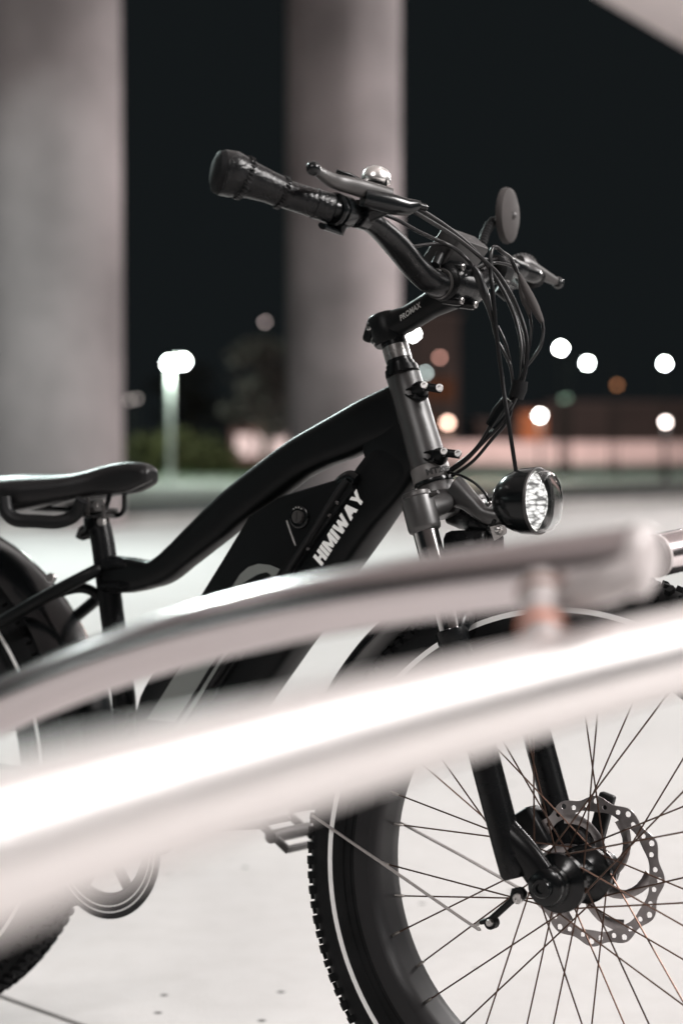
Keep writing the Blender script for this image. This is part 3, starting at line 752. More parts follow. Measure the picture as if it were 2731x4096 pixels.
# ---- wheels
def tyre_mb(Rc):
    g = MB()
    prof = [(.284, .034), (.296, .040), (.309, .0435), (.322, .0445), (.336, .0425), (.348, .037), (.357, .028), (.3625, .014), (.364, 0)]
    prof = prof + [(r, -y) for r, y in prof[-2::-1]]
    prof += [(.280, -.030), (.280, .030)]
    N = 144
    rg = []
    for k in range(N):
        a = 2 * PI * k / N
        rg.append([(r * math.cos(a), y, r * math.sin(a)) for r, y in prof])
    g.rings(rg, closed=True)
    K = 118
    g.m = 1
    for k in range(K):
        a = 2 * PI * k / K
        for row, (rr, yy, wd, ln, hgt, tilt, ph) in enumerate(((.3515, .0365, .008, .0105, .0095, 48, 0), (.3515, -.0365, .008, .0105, .0095, -48, 0), (.3635, .017, .014, .0085, .0075, 22, .5), (.3635, -.017, .014, .0085, .0075, -22, .5), (.3645, 0, .012, .010, .0075, 0, 0))):
            if row == 4 and k % 2: continue
            aa = a + ph * 2 * PI / K
            e = Vector((math.cos(aa), 0, math.sin(aa))); t = Vector((-math.sin(aa), 0, math.cos(aa))); y = Vector((0, 1, 0))
            tl = R(tilt)
            up_ = e * math.cos(tl) + y * math.sin(tl); sd = y * math.cos(tl) - e * math.sin(tl)
            rm = Matrix((t, sd, up_)).transposed()
            jl = ln * (1 if (k + row) % 2 else .82)
            g.box(e * rr + y * yy, (jl, wd, hgt), rm)
    return g


def wheel_parts(root, stripe_y=.0444):
    ty = tyre_mb(0).build('tyre', [M['rubber'], M['knob']], root, ang=45)
    for sgn in (-1, 1):
        g = MB()
        N = 160; rg = []
        for k in range(N):
            a = 2 * PI * k / N
            sec = [(.3150, .0442), (.3150, .0449), (.3212, .0451), (.3212, .0444)]
            rg.append([(r * math.cos(a), sgn * y, r * math.sin(a)) for r, y in sec])
        g.rings(rg, closed=True)
        g.build('reflective_stripe', M['reflective'], root)
    # sidewall ribs
    g = MB(); N = 120; rg = []
    for sgn in (-1, 1):
        for r0 in (.292, .300):
            rg = []
            for k in range(N):
                a = 2 * PI * k / N
                yb = .037 if r0 < .295 else .0415
                sec = [(r0 - .001, yb), (r0, yb + .0022), (r0 + .001, yb)]
                rg.append([(r * math.cos(a), sgn * y, r * math.sin(a)) for r, y in sec])
            g.rings(rg, closed=True)
    g.build('sidewall_rib', M['rubber'], root)
    g = MB()
    prof = [(.288, .0365), (.2895, .034), (.276, .0335), (.272, .030), (.2705, .012), (.2705, -.012), (.272, -.030), (.276, -.0335), (.2895, -.034), (.288, -.0365), (.268, -.0365), (.2625, -.030), (.2615, -.012), (.2615, .012), (.2625, .030), (.268, .0365)]
    rg = []
    for k in range(144):
        a = 2 * PI * k / 144
        rg.append([(r * math.cos(a), y, r * math.sin(a)) for r, y in prof])
    g.rings(rg, closed=True)
    g.build('rim', M['rim'], root)


def spokes(root, yn, yf, rh, off=0.0):
    for k in range(36):
        side = -1 if k % 2 == 0 else 1
        j = k // 2
        yh = yn if side < 0 else yf
        lead = 1 if j % 2 else -1
        ar = 2 * PI * k / 36 + off
        ah = ar + lead * R(62)
        P0 = Vector((rh * math.cos(ah), yh, rh * math.sin(ah)))
        P1 = Vector((.2612 * math.cos(ar), side * .014, .2612 * math.sin(ar)))
        g = MB(); g.m = 0
        g.cyl(P0, P1, .00105, n=8)
        d = (P0 - P1).normalized()
        g.m = 1
        g.tube([P1 - d * .003, P1 + d * .011, P1 + d * .013], [.0021, .0019, .0012], n=8)
        g.build('spoke', [M['spoke'], M['nipple']], root)


# ---- rear wheel
RWM = empty('rear_wheel', (-WB, 0, .372)); RWM.parent = bike
wheel_parts(RWM)
g = MB(); g.lathe((0, -.07, 0), (0, 1, 0), [(0, .02), (.01, .045), (.03, .095), (.09, .10), (.12, .07), (.14, .03)], n=40)
g.build('hub_motor', M['plastic'], RWM)
spokes(RWM, -.045, .045, .085)
def fender(R0, w, a0, a1, name, m, cx, cz, parent, n=40, th=.0018):
    g = MB(); rg = []
    for i in range(n + 1):
        a = R(a0 + (a1 - a0) * i / n)
        sec = []
        for k in range(11):
            t = -1 + 2 * k / 10
            sec.append((R0 - .022 * abs(t) ** 3, t * w))
        sec += [(r - th, y * .98) for r, y in sec[::-1]]
        rg.append([(cx + r * math.cos(a), y, cz + r * math.sin(a)) for r, y in sec])
    g.rings(rg)
    return g.build(name, m, parent, ang=50)
rf = fender(.402, .055, 190, -2, 'rear_fender', M['gloss'], -WB, .372, bike)
g = MB(); g.lathe((-0.8221, -0.0600, 0.6919), (.3, -1, .1), [(-.004, .007), (.003, .007), (.004, .006), (.004, .003)], n=16)
sub(g, 'fender_bolt', M['bolt'], rf)

# ---- drive train
g = MB(); N = 44; rg = []
cy = -.058
outl = []
for k in range(N * 4):
    a = 2 * PI * k / (N * 4)
    outl.append((BBX + (.088 + (.0025 if (k // 2) % 2 else -.0025)) * math.cos(a), BBZ + (.088 + (.0025 if (k // 2) % 2 else -.0025)) * math.sin(a)))
inn = [(BBX + .066 * math.cos(2 * PI * k / (N * 4)), BBZ + .066 * math.sin(2 * PI * k / (N * 4))) for k in range(N * 4)]
def annulus(g, outl, inn, y0, y1):
    k = len(outl)
    g.rings([[(p[0], y0, p[1]) for p in outl], [(p[0], y1, p[1]) for p in outl], [(p[0], y1, p[1]) for p in inn], [(p[0], y0, p[1]) for p in inn]], closed=True)
annulus(g, outl, inn, cy - .0015, cy + .0015)
for k in range(5):
    a = R(72 * k + 20)
    g.box((BBX + .043 * math.cos(a), cy, BBZ + .043 * math.sin(a)), (.052, .004, .016), Matrix.Rotation(-a, 3, 'Y'))
ring_o = fpart(g, 'chainring', M['plastic'])
def circ_pts(r, n=96): return [(BBX + r * math.cos(2 * PI * k / n), BBZ + r * math.sin(2 * PI * k / n)) for k in range(n)]
g = MB(); annulus(g, circ_pts(.102), circ_pts(.070), cy - .0055, cy - .0035)
sub(g, 'chain_guard', M['gloss'], ring_o)
g = MB()
annulus(g, circ_pts(.0935), circ_pts(.0915), cy - .0063, cy - .0054); annulus(g, circ_pts(.0850), circ_pts(.0832), cy - .0063, cy - .0054)
sub(g, 'guard_stripe', M['reflective'], ring_o)
g = MB(); g.tube([(BBX, -.072, BBZ), (BBX - .085, -.080, BBZ - .01), (BBX - .165, -.086, BBZ - .02)], [.014, .011, .011], n=14, sx=1, sy=.6)
crank = fpart(g, 'crank_arm', M['grey_metal'])
g = MB(); g.tube([(BBX, .072, BBZ), (BBX + .085, .080, BBZ + .02), (BBX + .165, .086, BBZ + .032)], [.014, .011, .011], n=14, sx=1, sy=.6)
crank2 = fpart(g, 'crank_arm', M['grey_metal'])
for sgn, cx_ in ((-1, BBX - .165), (1, BBX + .165)):
    g = MB(); pm = Matrix.Rotation(R(32), 3, 'Y'); pc = Vector((cx_, sgn * .145, BBZ + .012))
    for dx in (-.030, .030): g.box(pc + pm @ Vector((dx, 0, 0)), (.006, .070, .012), pm, bev=.002)
    for dy in (-.038, .038): g.box(pc + Vector((0, dy, 0)), (.066, .006, .012), pm, bev=.002)
    g.cyl(pc + Vector((0, -.045 , 0)), pc + Vector((0, .045, 0)), .010, n=14)
    fpart(g, 'pedal', M['grey_metal'] if sgn > 0 else M['plastic'])
for zz, (xa, za) in ((.088, (-WB + .0, .372 + .035)), (-.088, (-WB + .0, .372 - .075))):
    a = Vector((BBX, cy, BBZ + zz)); b = Vector((xa, cy - .005, za)); n_ = 44; g = MB()   # chain: upper and lower run
    for k in range(n_):
        p = a.lerp(b, (k + .5) / n_); g.box(p, ((b - a).length / n_ * 1.05, .006 if k % 2 else .004, .0085), (b - a).to_track_quat('X', 'Z').to_matrix())
    fpart(g, 'chain', M['grey_metal'])
g = MB()   # kickstand
g.tube([(-WB - .02, .09, .36), (-WB - .06, .14, .17), (-WB - .09, .20, .012)], .009, n=12)
fpart(g, 'kickstand', M['plastic'])


# ---- front wheel
FWM = empty('front_wheel'); FWM.parent = bike
FWM.matrix_local = STEER @ Matrix.Translation((0, 0, .37))
wheel_parts(FWM)
g = MB(); g.lathe((0, -.060, 0), (0, 1, 0), [(0, .016), (.006, .024), (.010, .0345), (.017, .0350), (.020, .030), (.024, .021), (.075, .021), (.080, .031), (.084, .0350), (.091, .0350), (.095, .024), (.118, .018)], n=40)
g.build('hub', M['gloss'], FWM)
spokes(FWM, -.046, .025, .0325, R(3))
# six-bolt wave rotor
g = MB(); N = 216; y0 = .052
ou, inn = [], []
for k in range(N):
    a = 2 * PI * k / N
    w_ = math.cos(12 * a)
    ou.append((( .0885 + .0028 * w_) * math.cos(a), (.0885 + .0028 * w_) * math.sin(a)))
    inn.append(((.0725 - .0008 * w_) * math.cos(a), (.0725 - .0008 * w_) * math.sin(a)))
# the braking band with its drilled holes: built as a fan of cells so the holes are real
holes = []
for k in range(12):
    for j, (rr, da, hr) in enumerate(((.0850, 0, .0036), (.0800, 8.5, .0031), (.0792, -8.5, .0031))):
        a = R(30 * k + da)
        holes.append((rr * math.cos(a), rr * math.sin(a), hr))
bm = bmesh.new()
def loop(pts, y):
    vs = [bm.verts.new((p[0], y, p[1])) for p in pts]
    return [bm.edges.new((vs[i], vs[(i + 1) % len(vs)])) for i in range(len(vs))]
ed = loop(ou, 0) + loop(inn, 0)
for hx, hz, hr in holes:
    ed += loop([(hx + hr * math.cos(2 * PI * i / 12), hz + hr * math.sin(2 * PI * i / 12)) for i in range(12)], 0)
bmesh.ops.triangle_fill(bm, use_beauty=True, use_dissolve=False, edges=ed, normal=(0, 1, 0))
bad = []
for f in bm.faces:
    c = f.calc_center_median(); rr = math.hypot(c.x, c.z)
    if rr < .0716 or any(math.hypot(c.x - h[0], c.z - h[1]) < h[2] * .96 for h in holes): bad.append(f)
bmesh.ops.delete(bm, geom=bad, context='FACES')
gx = bmesh.ops.extrude_face_region(bm, geom=list(bm.faces))
bmesh.ops.translate(bm, verts=[v for v in gx['geom'] if isinstance(v, bmesh.types.BMVert)], vec=(0, .0019, 0))
bmesh.ops.recalc_face_normals(bm, faces=bm.faces)
g = MB(); bm.verts.ensure_lookup_table()
idx = {v: i for i, v in enumerate(bm.verts)}
g.add([(v.co.x, v.co.y + y0, v.co.z) for v in bm.verts], [tuple(idx[v] for v in f.verts) for f in bm.faces])
bm.free()
for k in range(6):   # swept arms
    a0 = R(60 * k + 12)
    pts = []
    for i in range(9):
        t = i / 8
        rr = .024 + (.0735 - .024) * t; aa = a0 + R(52) * t ** 1.3
        pts.append((rr * math.cos(aa), y0 + .00095, rr * math.sin(aa)))
    g.tube(pts, interp([.0085, .0062, .0050, .0058, .0080], 9), n=8, sx=1.0, sy=.15, ref=(math.cos(a0 + 1.3), 0, math.sin(a0 + 1.3)))
g.lathe((0, y0 - .0005, 0), (0, 1, 0), [(0, .030), (.0022, .030)], n=36)
g.build('brake_rotor', M['rotor'], FWM)

# ---- fork: legs, crown, stanchions
S_n1 = Vector((-0.1914, -0.0750, 0.8148)); S_n2 = Vector((-0.0827, -0.0750, 0.5005)); S_n3 = Vector((-0.0409, -0.0750, 0.3733))
axS = (S_n3 - S_n1).normalized()
fork = None
g = MB()
# crown bridging both legs under the head tube
st = Vector((-0.2066, -0.0000, 0.8208))
for sgn in (-1, 1):
    pts = [st + Vector((0, 0, .004)), st + Vector((.018, -.028 * sgn, -.010)), Vector((S_n1.x + .004, -.060 * sgn, S_n1.z - .012)), Vector((S_n1.x + .004, -.074 * sgn, S_n1.z - .022))]
    g.tube(spline(pts, 6), interp([(.024, .014), (.021, .014), (.020, .017), (.019, .018)], 19), n=24, ref=(1, 0, 0))
g.lathe(st + Vector((-.003, 0, .016)), axS, [(0, .0225), (.004, .0250), (.018, .0275), (.035, .0265), (.044, .02)], n=36)
fork = spart(g, 'fork', M['headpaint'], ang=50)
for sgn in (1, -1):
    def mir(v): return Vector((v.x, v.y * sgn, v.z))
    g = MB()
    L1 = .040
    g.lathe(mir(S_n1), axS, [(-.002, .018), (0, .0205), (L1 * .9, .0205), (L1, .0195), (L1 + .002, .017)], n=32)
    sleeve = sub(g, 'crown_sleeve', M['headpaint'], fork)
    g = MB(); K = 30
    g.lathe(mir(S_n1) - axS * .008, axS, [(0, .0165), (.001, .0178), (.007, .0178), (.009, .0192)], n=40)
    g.tube([mir(S_n1) - axS * .002 + Vector((.012, 0, 0)), mir(S_n1) - axS * .003 + Vector((.030, 0, .006))], [.006, .004], n=10, sy=.6)
    sub(g, 'top_cap', M['grey_metal'], fork)
    g = MB()
    g.lathe(mir(S_n1) + axS * L1, axS, [(0, .0158), (.16, .0158)], n=32)
    sub(g, 'stanchion', M['chrome'], fork)
    g = MB()
    Lt = (S_n3 - S_n1).length
    g.lathe(mir(S_n1) + axS * .165, axS, [(0, .017), (.001, .0198), (.016, .0198), (.018, .0185), (.10, .0182), (Lt - .20, .0178), (Lt - .172, .0172), (Lt - .166, .0145)], n=32)
    # dropout running forward to the axle
    d0 = mir(S_n3) - axS * .055
    g.tube(spline([d0, d0.lerp(Vector((0, -.075 * sgn, .37)), .45) + Vector((.002, 0, .002)), Vector((-.004, -.072 * sgn, .372)), Vector((0.002, -.070 * sgn, .370))], 6), interp([(.020, .014), (.019, .012), (.019, .0100), (.019, .009)], 19), n=20, ref=(.7, 0, .7))
    leg = sub(g, 'fork_leg', M['fork'], fork, ang=50)
    g = MB()
    g.lathe((0, -.066 * sgn, .370), (0, -sgn, 0), [(0, .024), (.010, .024), (.012, .022), (.017, .0215), (.019, .018), (.020, .012), (.027, .0115), (.029, .010), (.029, .006), (.026, .0055)], n=30)
    sub(g, 'axle_nut', M['gloss'], fork)
# brace arch between lower legs, just above the tyre
g = MB()
za = S_n1.lerp(S_n3, .50)
ap = [Vector((za.x, -.075, za.z - .03)), Vector((za.x + .012, -.070, .385 + .40)), Vector((za.x + .02, -.03, .80)), Vector((za.x + .02, .03, .80)), Vector((za.x + .012, .070, .785)), Vector((za.x, .075, za.z - .03))]
zb = S_n1 + axS * .168
ap = [Vector((zb.x + .010, y, zb.z + dz)) for y, dz in ((-.075, -.01), (-.066, .012), (-.035, .026), (0, .030), (.035, .026), (.066, .012), (.075, -.01))]
g.tube(spline(ap, 4), .0085, n=14, sx=1.5, sy=1.0)
sub(g, 'brace_arch', M['fork'], fork)
# headset and spacers
g = MB()
h0 = Vector((-0.2829, -0.0000, 1.0347)); h1 = Vector((-0.2612, -0.0000, 0.9743)); axh = (h1 - h0).normalized(); Lh = (h1 - h0).length
g.lathe(h0 + axh * .010, axh, [(0, .0168), (.018, .0168), (.0182, .0160), (.0190, .0160), (.0192, .0168), (Lh - .027, .0168), (Lh - .026, .0185), (Lh - .021, .0190), (Lh - .020, .0215), (Lh - .012, .0225), (Lh - .011, .020)], n=40)
hs = spart(g, 'headset_spacer', M['fork'])
g = MB()
g.lathe(h0 + axh * .0245, axh, [(0, .0166), (.0004, .0172), (.0085, .0172), (.0090, .0168), (.0095, .0172), (.0180, .0172), (.0184, .0166)], n=40)
sub(g, 'spacer_ring', M['spacer'], hs)
g = MB()
g.lathe(Vector((-0.2104, -0.0000, 0.8362)) - axS * .004, axS, [(0, .0248), (.003, .0252), (.005, .0250)], n=40)
spart(g, 'headset_ring', M['gloss'])

# ---- brake caliper behind the rotor
g = MB()
cc = Vector((-0.0877, 0.0580, 0.4089))
rm = Matrix.Rotation(R(-35), 3, 'Y')
g.box(cc, (.040, .034, .052), rm, bev=.006)
g.box(cc + Vector((.022, .012, .022)), (.03, .018, .018), rm, bev=.004)
cal = spart(g, 'brake_caliper', M['plastic'])
g = MB(); g.box(Vector((-0.0031, 0.0750, 0.4259)), (.020, .012, .075), Matrix.Rotation(R(14), 3, 'Y'), bev=.003)
sub(g, 'caliper_bracket', M['plastic'], cal)

# ---- front fender and its stays
ff = fender(.398, .055, 100, 175, 'front_fender', M['gloss'], 0, .37, bike, n=44)
ff.matrix_local = STEER
g = MB(); rg = []
a_ = R(191)
g.tube(spline([(-0.3391, -0.0560, 0.4114), (-0.2143, -0.0700, 0.3621), (-0.0941, -0.0780, 0.3115), (-0.0891, -0.0780, 0.3131), (-0.0789, -0.0790, 0.3211)], 5), .0019, n=10)
sub(g, 'fender_stay', M['stay'], ff)
g = MB()
g.tube([(-0.2797, 0.0560, 0.3982), (-0.1870, 0.0650, 0.3630), (-0.0892, 0.0780, 0.3219)], .0019, n=10)
sub(g, 'fender_stay', M['stay'], ff)
g = MB()
g.tube([(-0.0816, -0.0800, 0.3180), (-0.0708, -0.0800, 0.3213), (-0.0417, -0.0800, 0.3498), (-0.0383, -0.0800, 0.3613)], [(.006, .003), (.0062, .0042), (.0058, .0042), (.006, .005)], n=12, ref=(0, -1, 0))
g.lathe((-0.0683, -0.0820, 0.3191), (0, -1, 0), [(-.008, .0075), (.003, .0075)], n=18)
g.lathe((-0.0339, -0.0820, 0.3570), (0, -1, 0), [(-.006, .0085), (.003, .0085)], n=18)
sub(g, 'stay_connector', M['plastic'], ff)
for p, r_ in (((-0.0673, -0.0860, 0.3204), .0042), ((-0.0317, -0.0860, 0.3533), .0062)):
    g = MB(); g.lathe(p, (0, -1, 0), [(-.002, r_), (.003, r_), (.004, r_ * .85), (.004, r_ * .45), (.002, r_ * .4)], n=18)
    sub(g, 'connector_bolt', M['bolt'], ff)

# ---- headlight
hc = Vector((-0.0597, -0.0000, 0.8171)); hb = Vector((-0.1216, -0.0000, 0.8143))
ad = Vector((1, 0, .03)).normalized()
L = .064
g = MB()
g.lathe(hc - ad * L, ad, [(0, .0003), (.001, .006), (.002, .013), (.008, .023), (.018, .0325), (.030, .0378), (.038, .0392), (.0385, .0402), (.055, .0412), (.058, .0414), (.0585, .0396), (.050, .039)], n=56, cap=False)
head = spart(g, 'headlight', M['gloss'], ang=40)
g = MB()
g.lathe(hc - ad * L, ad, [(.050, .0395), (.0450, .037), (.036, .030), (.030, .018), (.028, .006)], n=40, cap=False)
M['reflector'] = mat('faceted_reflector', (0.92, 0.92, 0.90), 0.30, 1.0, bump=0.8, bscale=130)
sub(g, 'reflector_bowl', M['reflector'], head)
M['led'] = emit('headlight_leds', (1.0, 0.985, 0.95), 11)
u_, w_ = rot_frame(ad)
for (px_, py_) in ((0, .016), (0, 0), (0, -.017), (.011, .006), (-.011, -.004), (.010, -.012), (-.009, .012)):
    g = MB(); c0 = hc - ad * .026 + w_ * py_ + u_ * px_
    g.lathe(c0, ad, [(0, .0050), (.003, .0066), (.006, .0060), (.008, .0015)], n=14)
    sub(g, 'led', M['led'], head)
g = MB(); g.lathe(hc - ad * L, ad, [(.0575, .0414), (.0605, .0410), (.0612, .0400), (.0608, .0384), (.0575, .0380)], n=56, closed=True)
sub(g, 'lens_bezel', M['grey_metal'], head)
# faceted light-giving diffuser behind the clear lens
m = bpy.data.materials.new('lit_diffuser'); m.use_nodes = True; nt = m.node_tree; nt.nodes.remove(nt.nodes['Principled BSDF'])
tc_ = nt.nodes.new('ShaderNodeTexCoord'); mp_ = nt.nodes.new('ShaderNodeMapping'); mp_.inputs['Scale'].default_value = (1, 70, 260)
vo_ = nt.nodes.new('ShaderNodeTexVoronoi'); vo_.inputs['Scale'].default_value = 1.0
rp_ = nt.nodes.new('ShaderNodeMapRange'); rp_.inputs['From Min'].default_value = .15; rp_.inputs['From Max'].default_value = .8; rp_.inputs['To Min'].default_value = 1.9; rp_.inputs['To Max'].default_value = .22
em_ = nt.nodes.new('ShaderNodeEmission'); em_.inputs[0].default_value = (1, .985, .96, 1)
nt.links.new(tc_.outputs['Object'], mp_.inputs['Vector']); nt.links.new(mp_.outputs['Vector'], vo_.inputs['Vector']); nt.links.new(vo_.outputs['Distance'], rp_.inputs['Value']); nt.links.new(rp_.outputs['Result'], em_.inputs['Strength'])
nt.links.new(em_.outputs[0], nt.nodes['Material Output'].inputs['Surface'])
g = MB(); g.lathe(hc - ad * L, ad, [(.048, .0345), (.053, .0340), (.0580, .027), (.0605, .014), (.061, .001)], n=48)
sub(g, 'diffuser', m, head, ang=60)
# clear lens
m = bpy.data.materials.new('clear_lens'); m.use_nodes = True
p_ = m.node_tree.nodes['Principled BSDF']; p_.inputs['Transmission Weight'].default_value = 1; p_.inputs['Roughness'].default_value = .03; p_.inputs['IOR'].default_value = 1.3
M['lens'] = m
g = MB(); n_ = 96; rg = []
for t, r_ in ((-.003, .0365), (.003, .0372), (.008, .0368), (.0110, .0350), (.0128, .0300), (.0137, .020), (.0141, .006), (.0142, .0004), (.0130, .0004), (.0129, .006), (.0125, .020), (.0116, .0292), (.0100, .0338), (.0074, .0356), (.003, .0360), (-.003, .0353)):
    rg.append([hc + ad * t + (u_ * math.cos(2 * PI * k / n_) + w_ * math.sin(2 * PI * k / n_)) * r_ for k in range(n_)])
g.rings(rg, cap=False)
sub(g, 'lens', M['lens'], head, ang=70)
# mount: arm from the crown, plate and bolt
g = MB()
g.tube(spline([(-0.1763, -0.0120, 0.8285), (-0.1525, -0.0140, 0.8148), (-0.1328, -0.0140, 0.7997), (-0.1146, -0.0120, 0.7940), (-0.1081, -0.0080, 0.7921)], 6), interp([(.020, .011), (.013, .010), (.010, .009), (.0115, .008), (.012, .007)], 25), n=20, ref=(0, 0, 1), power=2.6)
arm = spart(g, 'headlight_arm', M['headpaint'])
g = MB()
g.tube(spline([(-0.2026, 0.0300, 0.7982), (-0.1790, 0.0200, 0.7959), (-0.1486, -0.0000, 0.7906), (-0.1291, -0.0000, 0.7827)], 6), interp([(.012, .008), (.016, .009), (.014, .010), (.010, .010)], 19), n=18, ref=(0, 0, 1), power=2.6)
sub(g, 'lower_arm', M['fork'], arm)
pl = [(-0.1176, -0.0240, 0.7838), (-0.1037, -0.0240, 0.7869), (-0.0976, -0.0240, 0.7858), (-0.0947, -0.0240, 0.7810), (-0.0955, -0.0240, 0.7761), (-0.1112, -0.0240, 0.7669)]
g = MB(); g.prism([(p[0], p[2]) for p in pl], -.024, -.0215, bev=.0006)
pl_o = sub(g, 'mount_plate', M['plate'], arm)
g = MB(); q = Vector((-0.1042, -0.0245, 0.7805)); g.lathe(q, (0, -1, 0), [(0, .0062), (.0012, .0062)], n=24); g.lathe(q, (0, -1, 0), [(.0012, .0052), (.0045, .0052), (.0050, .0046)], n=6); g.lathe(q, (0, -1, 0), [(.0050, .0030), (.0072, .0030), (.0075, .0024)], n=16)
sub(g, 'mount_bolt', M['bolt'], arm)
g = MB()
for dx in (-.0052, .0052):
    g.sphere(Vector((-0.1382, -0.0000, 0.8128)) + Vector((dx, 0, 0)), .0042, 12, 8)
sub(g, 'wire_crimp', M['bolt'], arm)
g = MB(); g.tube([(-0.1179, -0.0200, 0.7824), (-0.1138, -0.0200, 0.7907), (-0.1141, -0.0100, 0.7987)], .0026, n=10); sub(g, 'short_wire', M['cable'], arm)
# rounded horn box under the light
g = MB(); c0 = Vector((-0.1509, -0.0000, 0.7595)); g.box(c0 + Vector((.0, 0, -.006)), (.066, .050, .052), Matrix.Rotation(R(-4), 3, 'Y'), bev=.010)
horn = spart(g, 'horn_box', M['fork'])


# ---- stem
g = MB()
s0 = Vector((-0.2886, -0.0000, 1.0362)); s1 = Vector((-0.2537, -0.0000, 1.0483)); s2 = Vector((-0.1966, -0.0000, 1.0769))
g.lathe(s0 - axh * .018, axh, [(0, .012), (.001, .0195), (.004, .0215), (.037, .0215), (.040, .0195)], n=36)
g.box(s0 + Vector((-.020, 0, -.002)), (.014, .024, .034), Matrix.Rotation(R(18), 3, 'Y'), bev=.005)
g.tube(spline([s0, s0.lerp(s1, .6), s1, s1.lerp(s2, .5), s2], 4), interp([(.020, .019), (.0175, .0175), (.0165, .0165), (.0165, .0165), (.022, .020)], 17), n=28, ref=(0, 0, 1), power=2.3)
stem = spart(g, 'stem', M['paint'], ang=50)
g = MB()   # bar clamp barrel with its face plate
bc = Vector((-0.1916, -0.0000, 1.0867))
g.lathe(bc + Vector((0, .029, 0)), (0, -1, 0), [(0, .0205), (.002, .0235), (.012, .0245), (.029, .0225), (.046, .0245), (.056, .0235), (.058, .0205)], n=40)
for yy in (-.018, .018):
    for zz in (-.021, .021):
        g.lathe(bc + Vector((.006, yy, zz)), (1, 0, -.15), [(-.01, .007), (.012, .007), (.015, .006)], n=16)
fp = sub(g, 'face_plate', M['fork'], stem)
for yy in (-.018, .018):
    for zz in (-.021, .021):
        g = MB(); g.lathe(bc + Vector((.020, yy, zz - .002)), (1, 0, -.15), [(-.002, .0042), (.003, .0042), (.0035, .0036), (.0035, .0020), (.001, .0018)], n=16)
        sub(g, 'face_plate_bolt', M['bolt'], stem)
for p in ((-0.3050, -0.0120, 1.0372), (-0.2968, -0.0120, 1.0186)):
    g = MB(); g.lathe(p, (-.25, -1, .1), [(-.006, .0058), (.003, .0058), (.004, .005), (.004, .0028), (.001, .0026)], n=18)
    sub(g, 'clamp_bolt', M['bolt'], stem)
# lettering along the stem
def flat_text(body, A, B, C, nrm, lift, name, m, parent, off=.0, asp=True):
    vs, fs = text_mesh(body, 1.0, off, 0, 0, 1.05)
    xm = max(v.x for v in vs); x0 = min(v.x for v in vs); ym = max(v.y for v in vs)
    A, B, C = Vector(A), Vector(B), Vector(C)
    g = MB(); n = Vector(nrm).normalized()
    base = [A + (B - A) * ((v.x - x0) / (xm - x0)) + (C - A) * (v.y / ym) + n * lift for v in vs]
    g.add(base, fs)
    return sub(g, name, m, parent, flat=True)
flat_text('PROMAX', (-0.2573, -0.0168, 1.0418), (-0.2283, -0.0168, 1.0584), (-0.2590, -0.0168, 1.0489), (0, -1, 0), .0008, 'stem_lettering', M['decal_dim'], stem, off=.03)

# ---- handlebar
bpts = [(-0.1916, -0.0000, 1.0867), (-0.1939, -0.0450, 1.0825), (-0.2031, -0.0750, 1.0964), (-0.2076, -0.1200, 1.1200), (-0.2059, -0.1700, 1.1339), (-0.2055, -0.2100, 1.1380), (-0.2041, -0.2500, 1.1370), (-0.2464, -0.3100, 1.1477), (-0.2794, -0.3700, 1.1584)]
half = [Vector(p) for p in bpts]
half[0].y = 0
other = [Vector((p.x, -p.y, p.z)) for p in half[:0:-1]]
full = spline(other + half, 6)
rk = [.0112, .0112, .0112, .0115, .013, .0158, .0160, .0160, .0160, .0160, .0160, .0158, .013, .0115, .0112, .0112, .0112]
g = MB(); g.tube(full, interp(rk, len(full)), n=28)
bar = spart(g, 'handlebar', M['fork'], ang=60)
# display bracket ring
g = MB()
for p, q in (((-0.1954, -0.0360, 1.0842), (0, 1, 0)),):
    g.lathe(p, (0, 1, 0), [(0, .0165), (0, .0195), (.009, .0195), (.009, .0165)], n=36, closed=True)
    g.box(Vector(p) + Vector((-.003, .0045, .026)), (.006, .008, .020), bev=.001)
br = sub(g, 'bracket_ring', M['grey_metal'], bar)
g = MB(); g.lathe((-0.1930, -0.0400, 1.0984), (0, -1, 0), [(-.004, .0032), (.002, .0032)], n=12); sub(g, 'bracket_bolt', M['bolt'], bar)

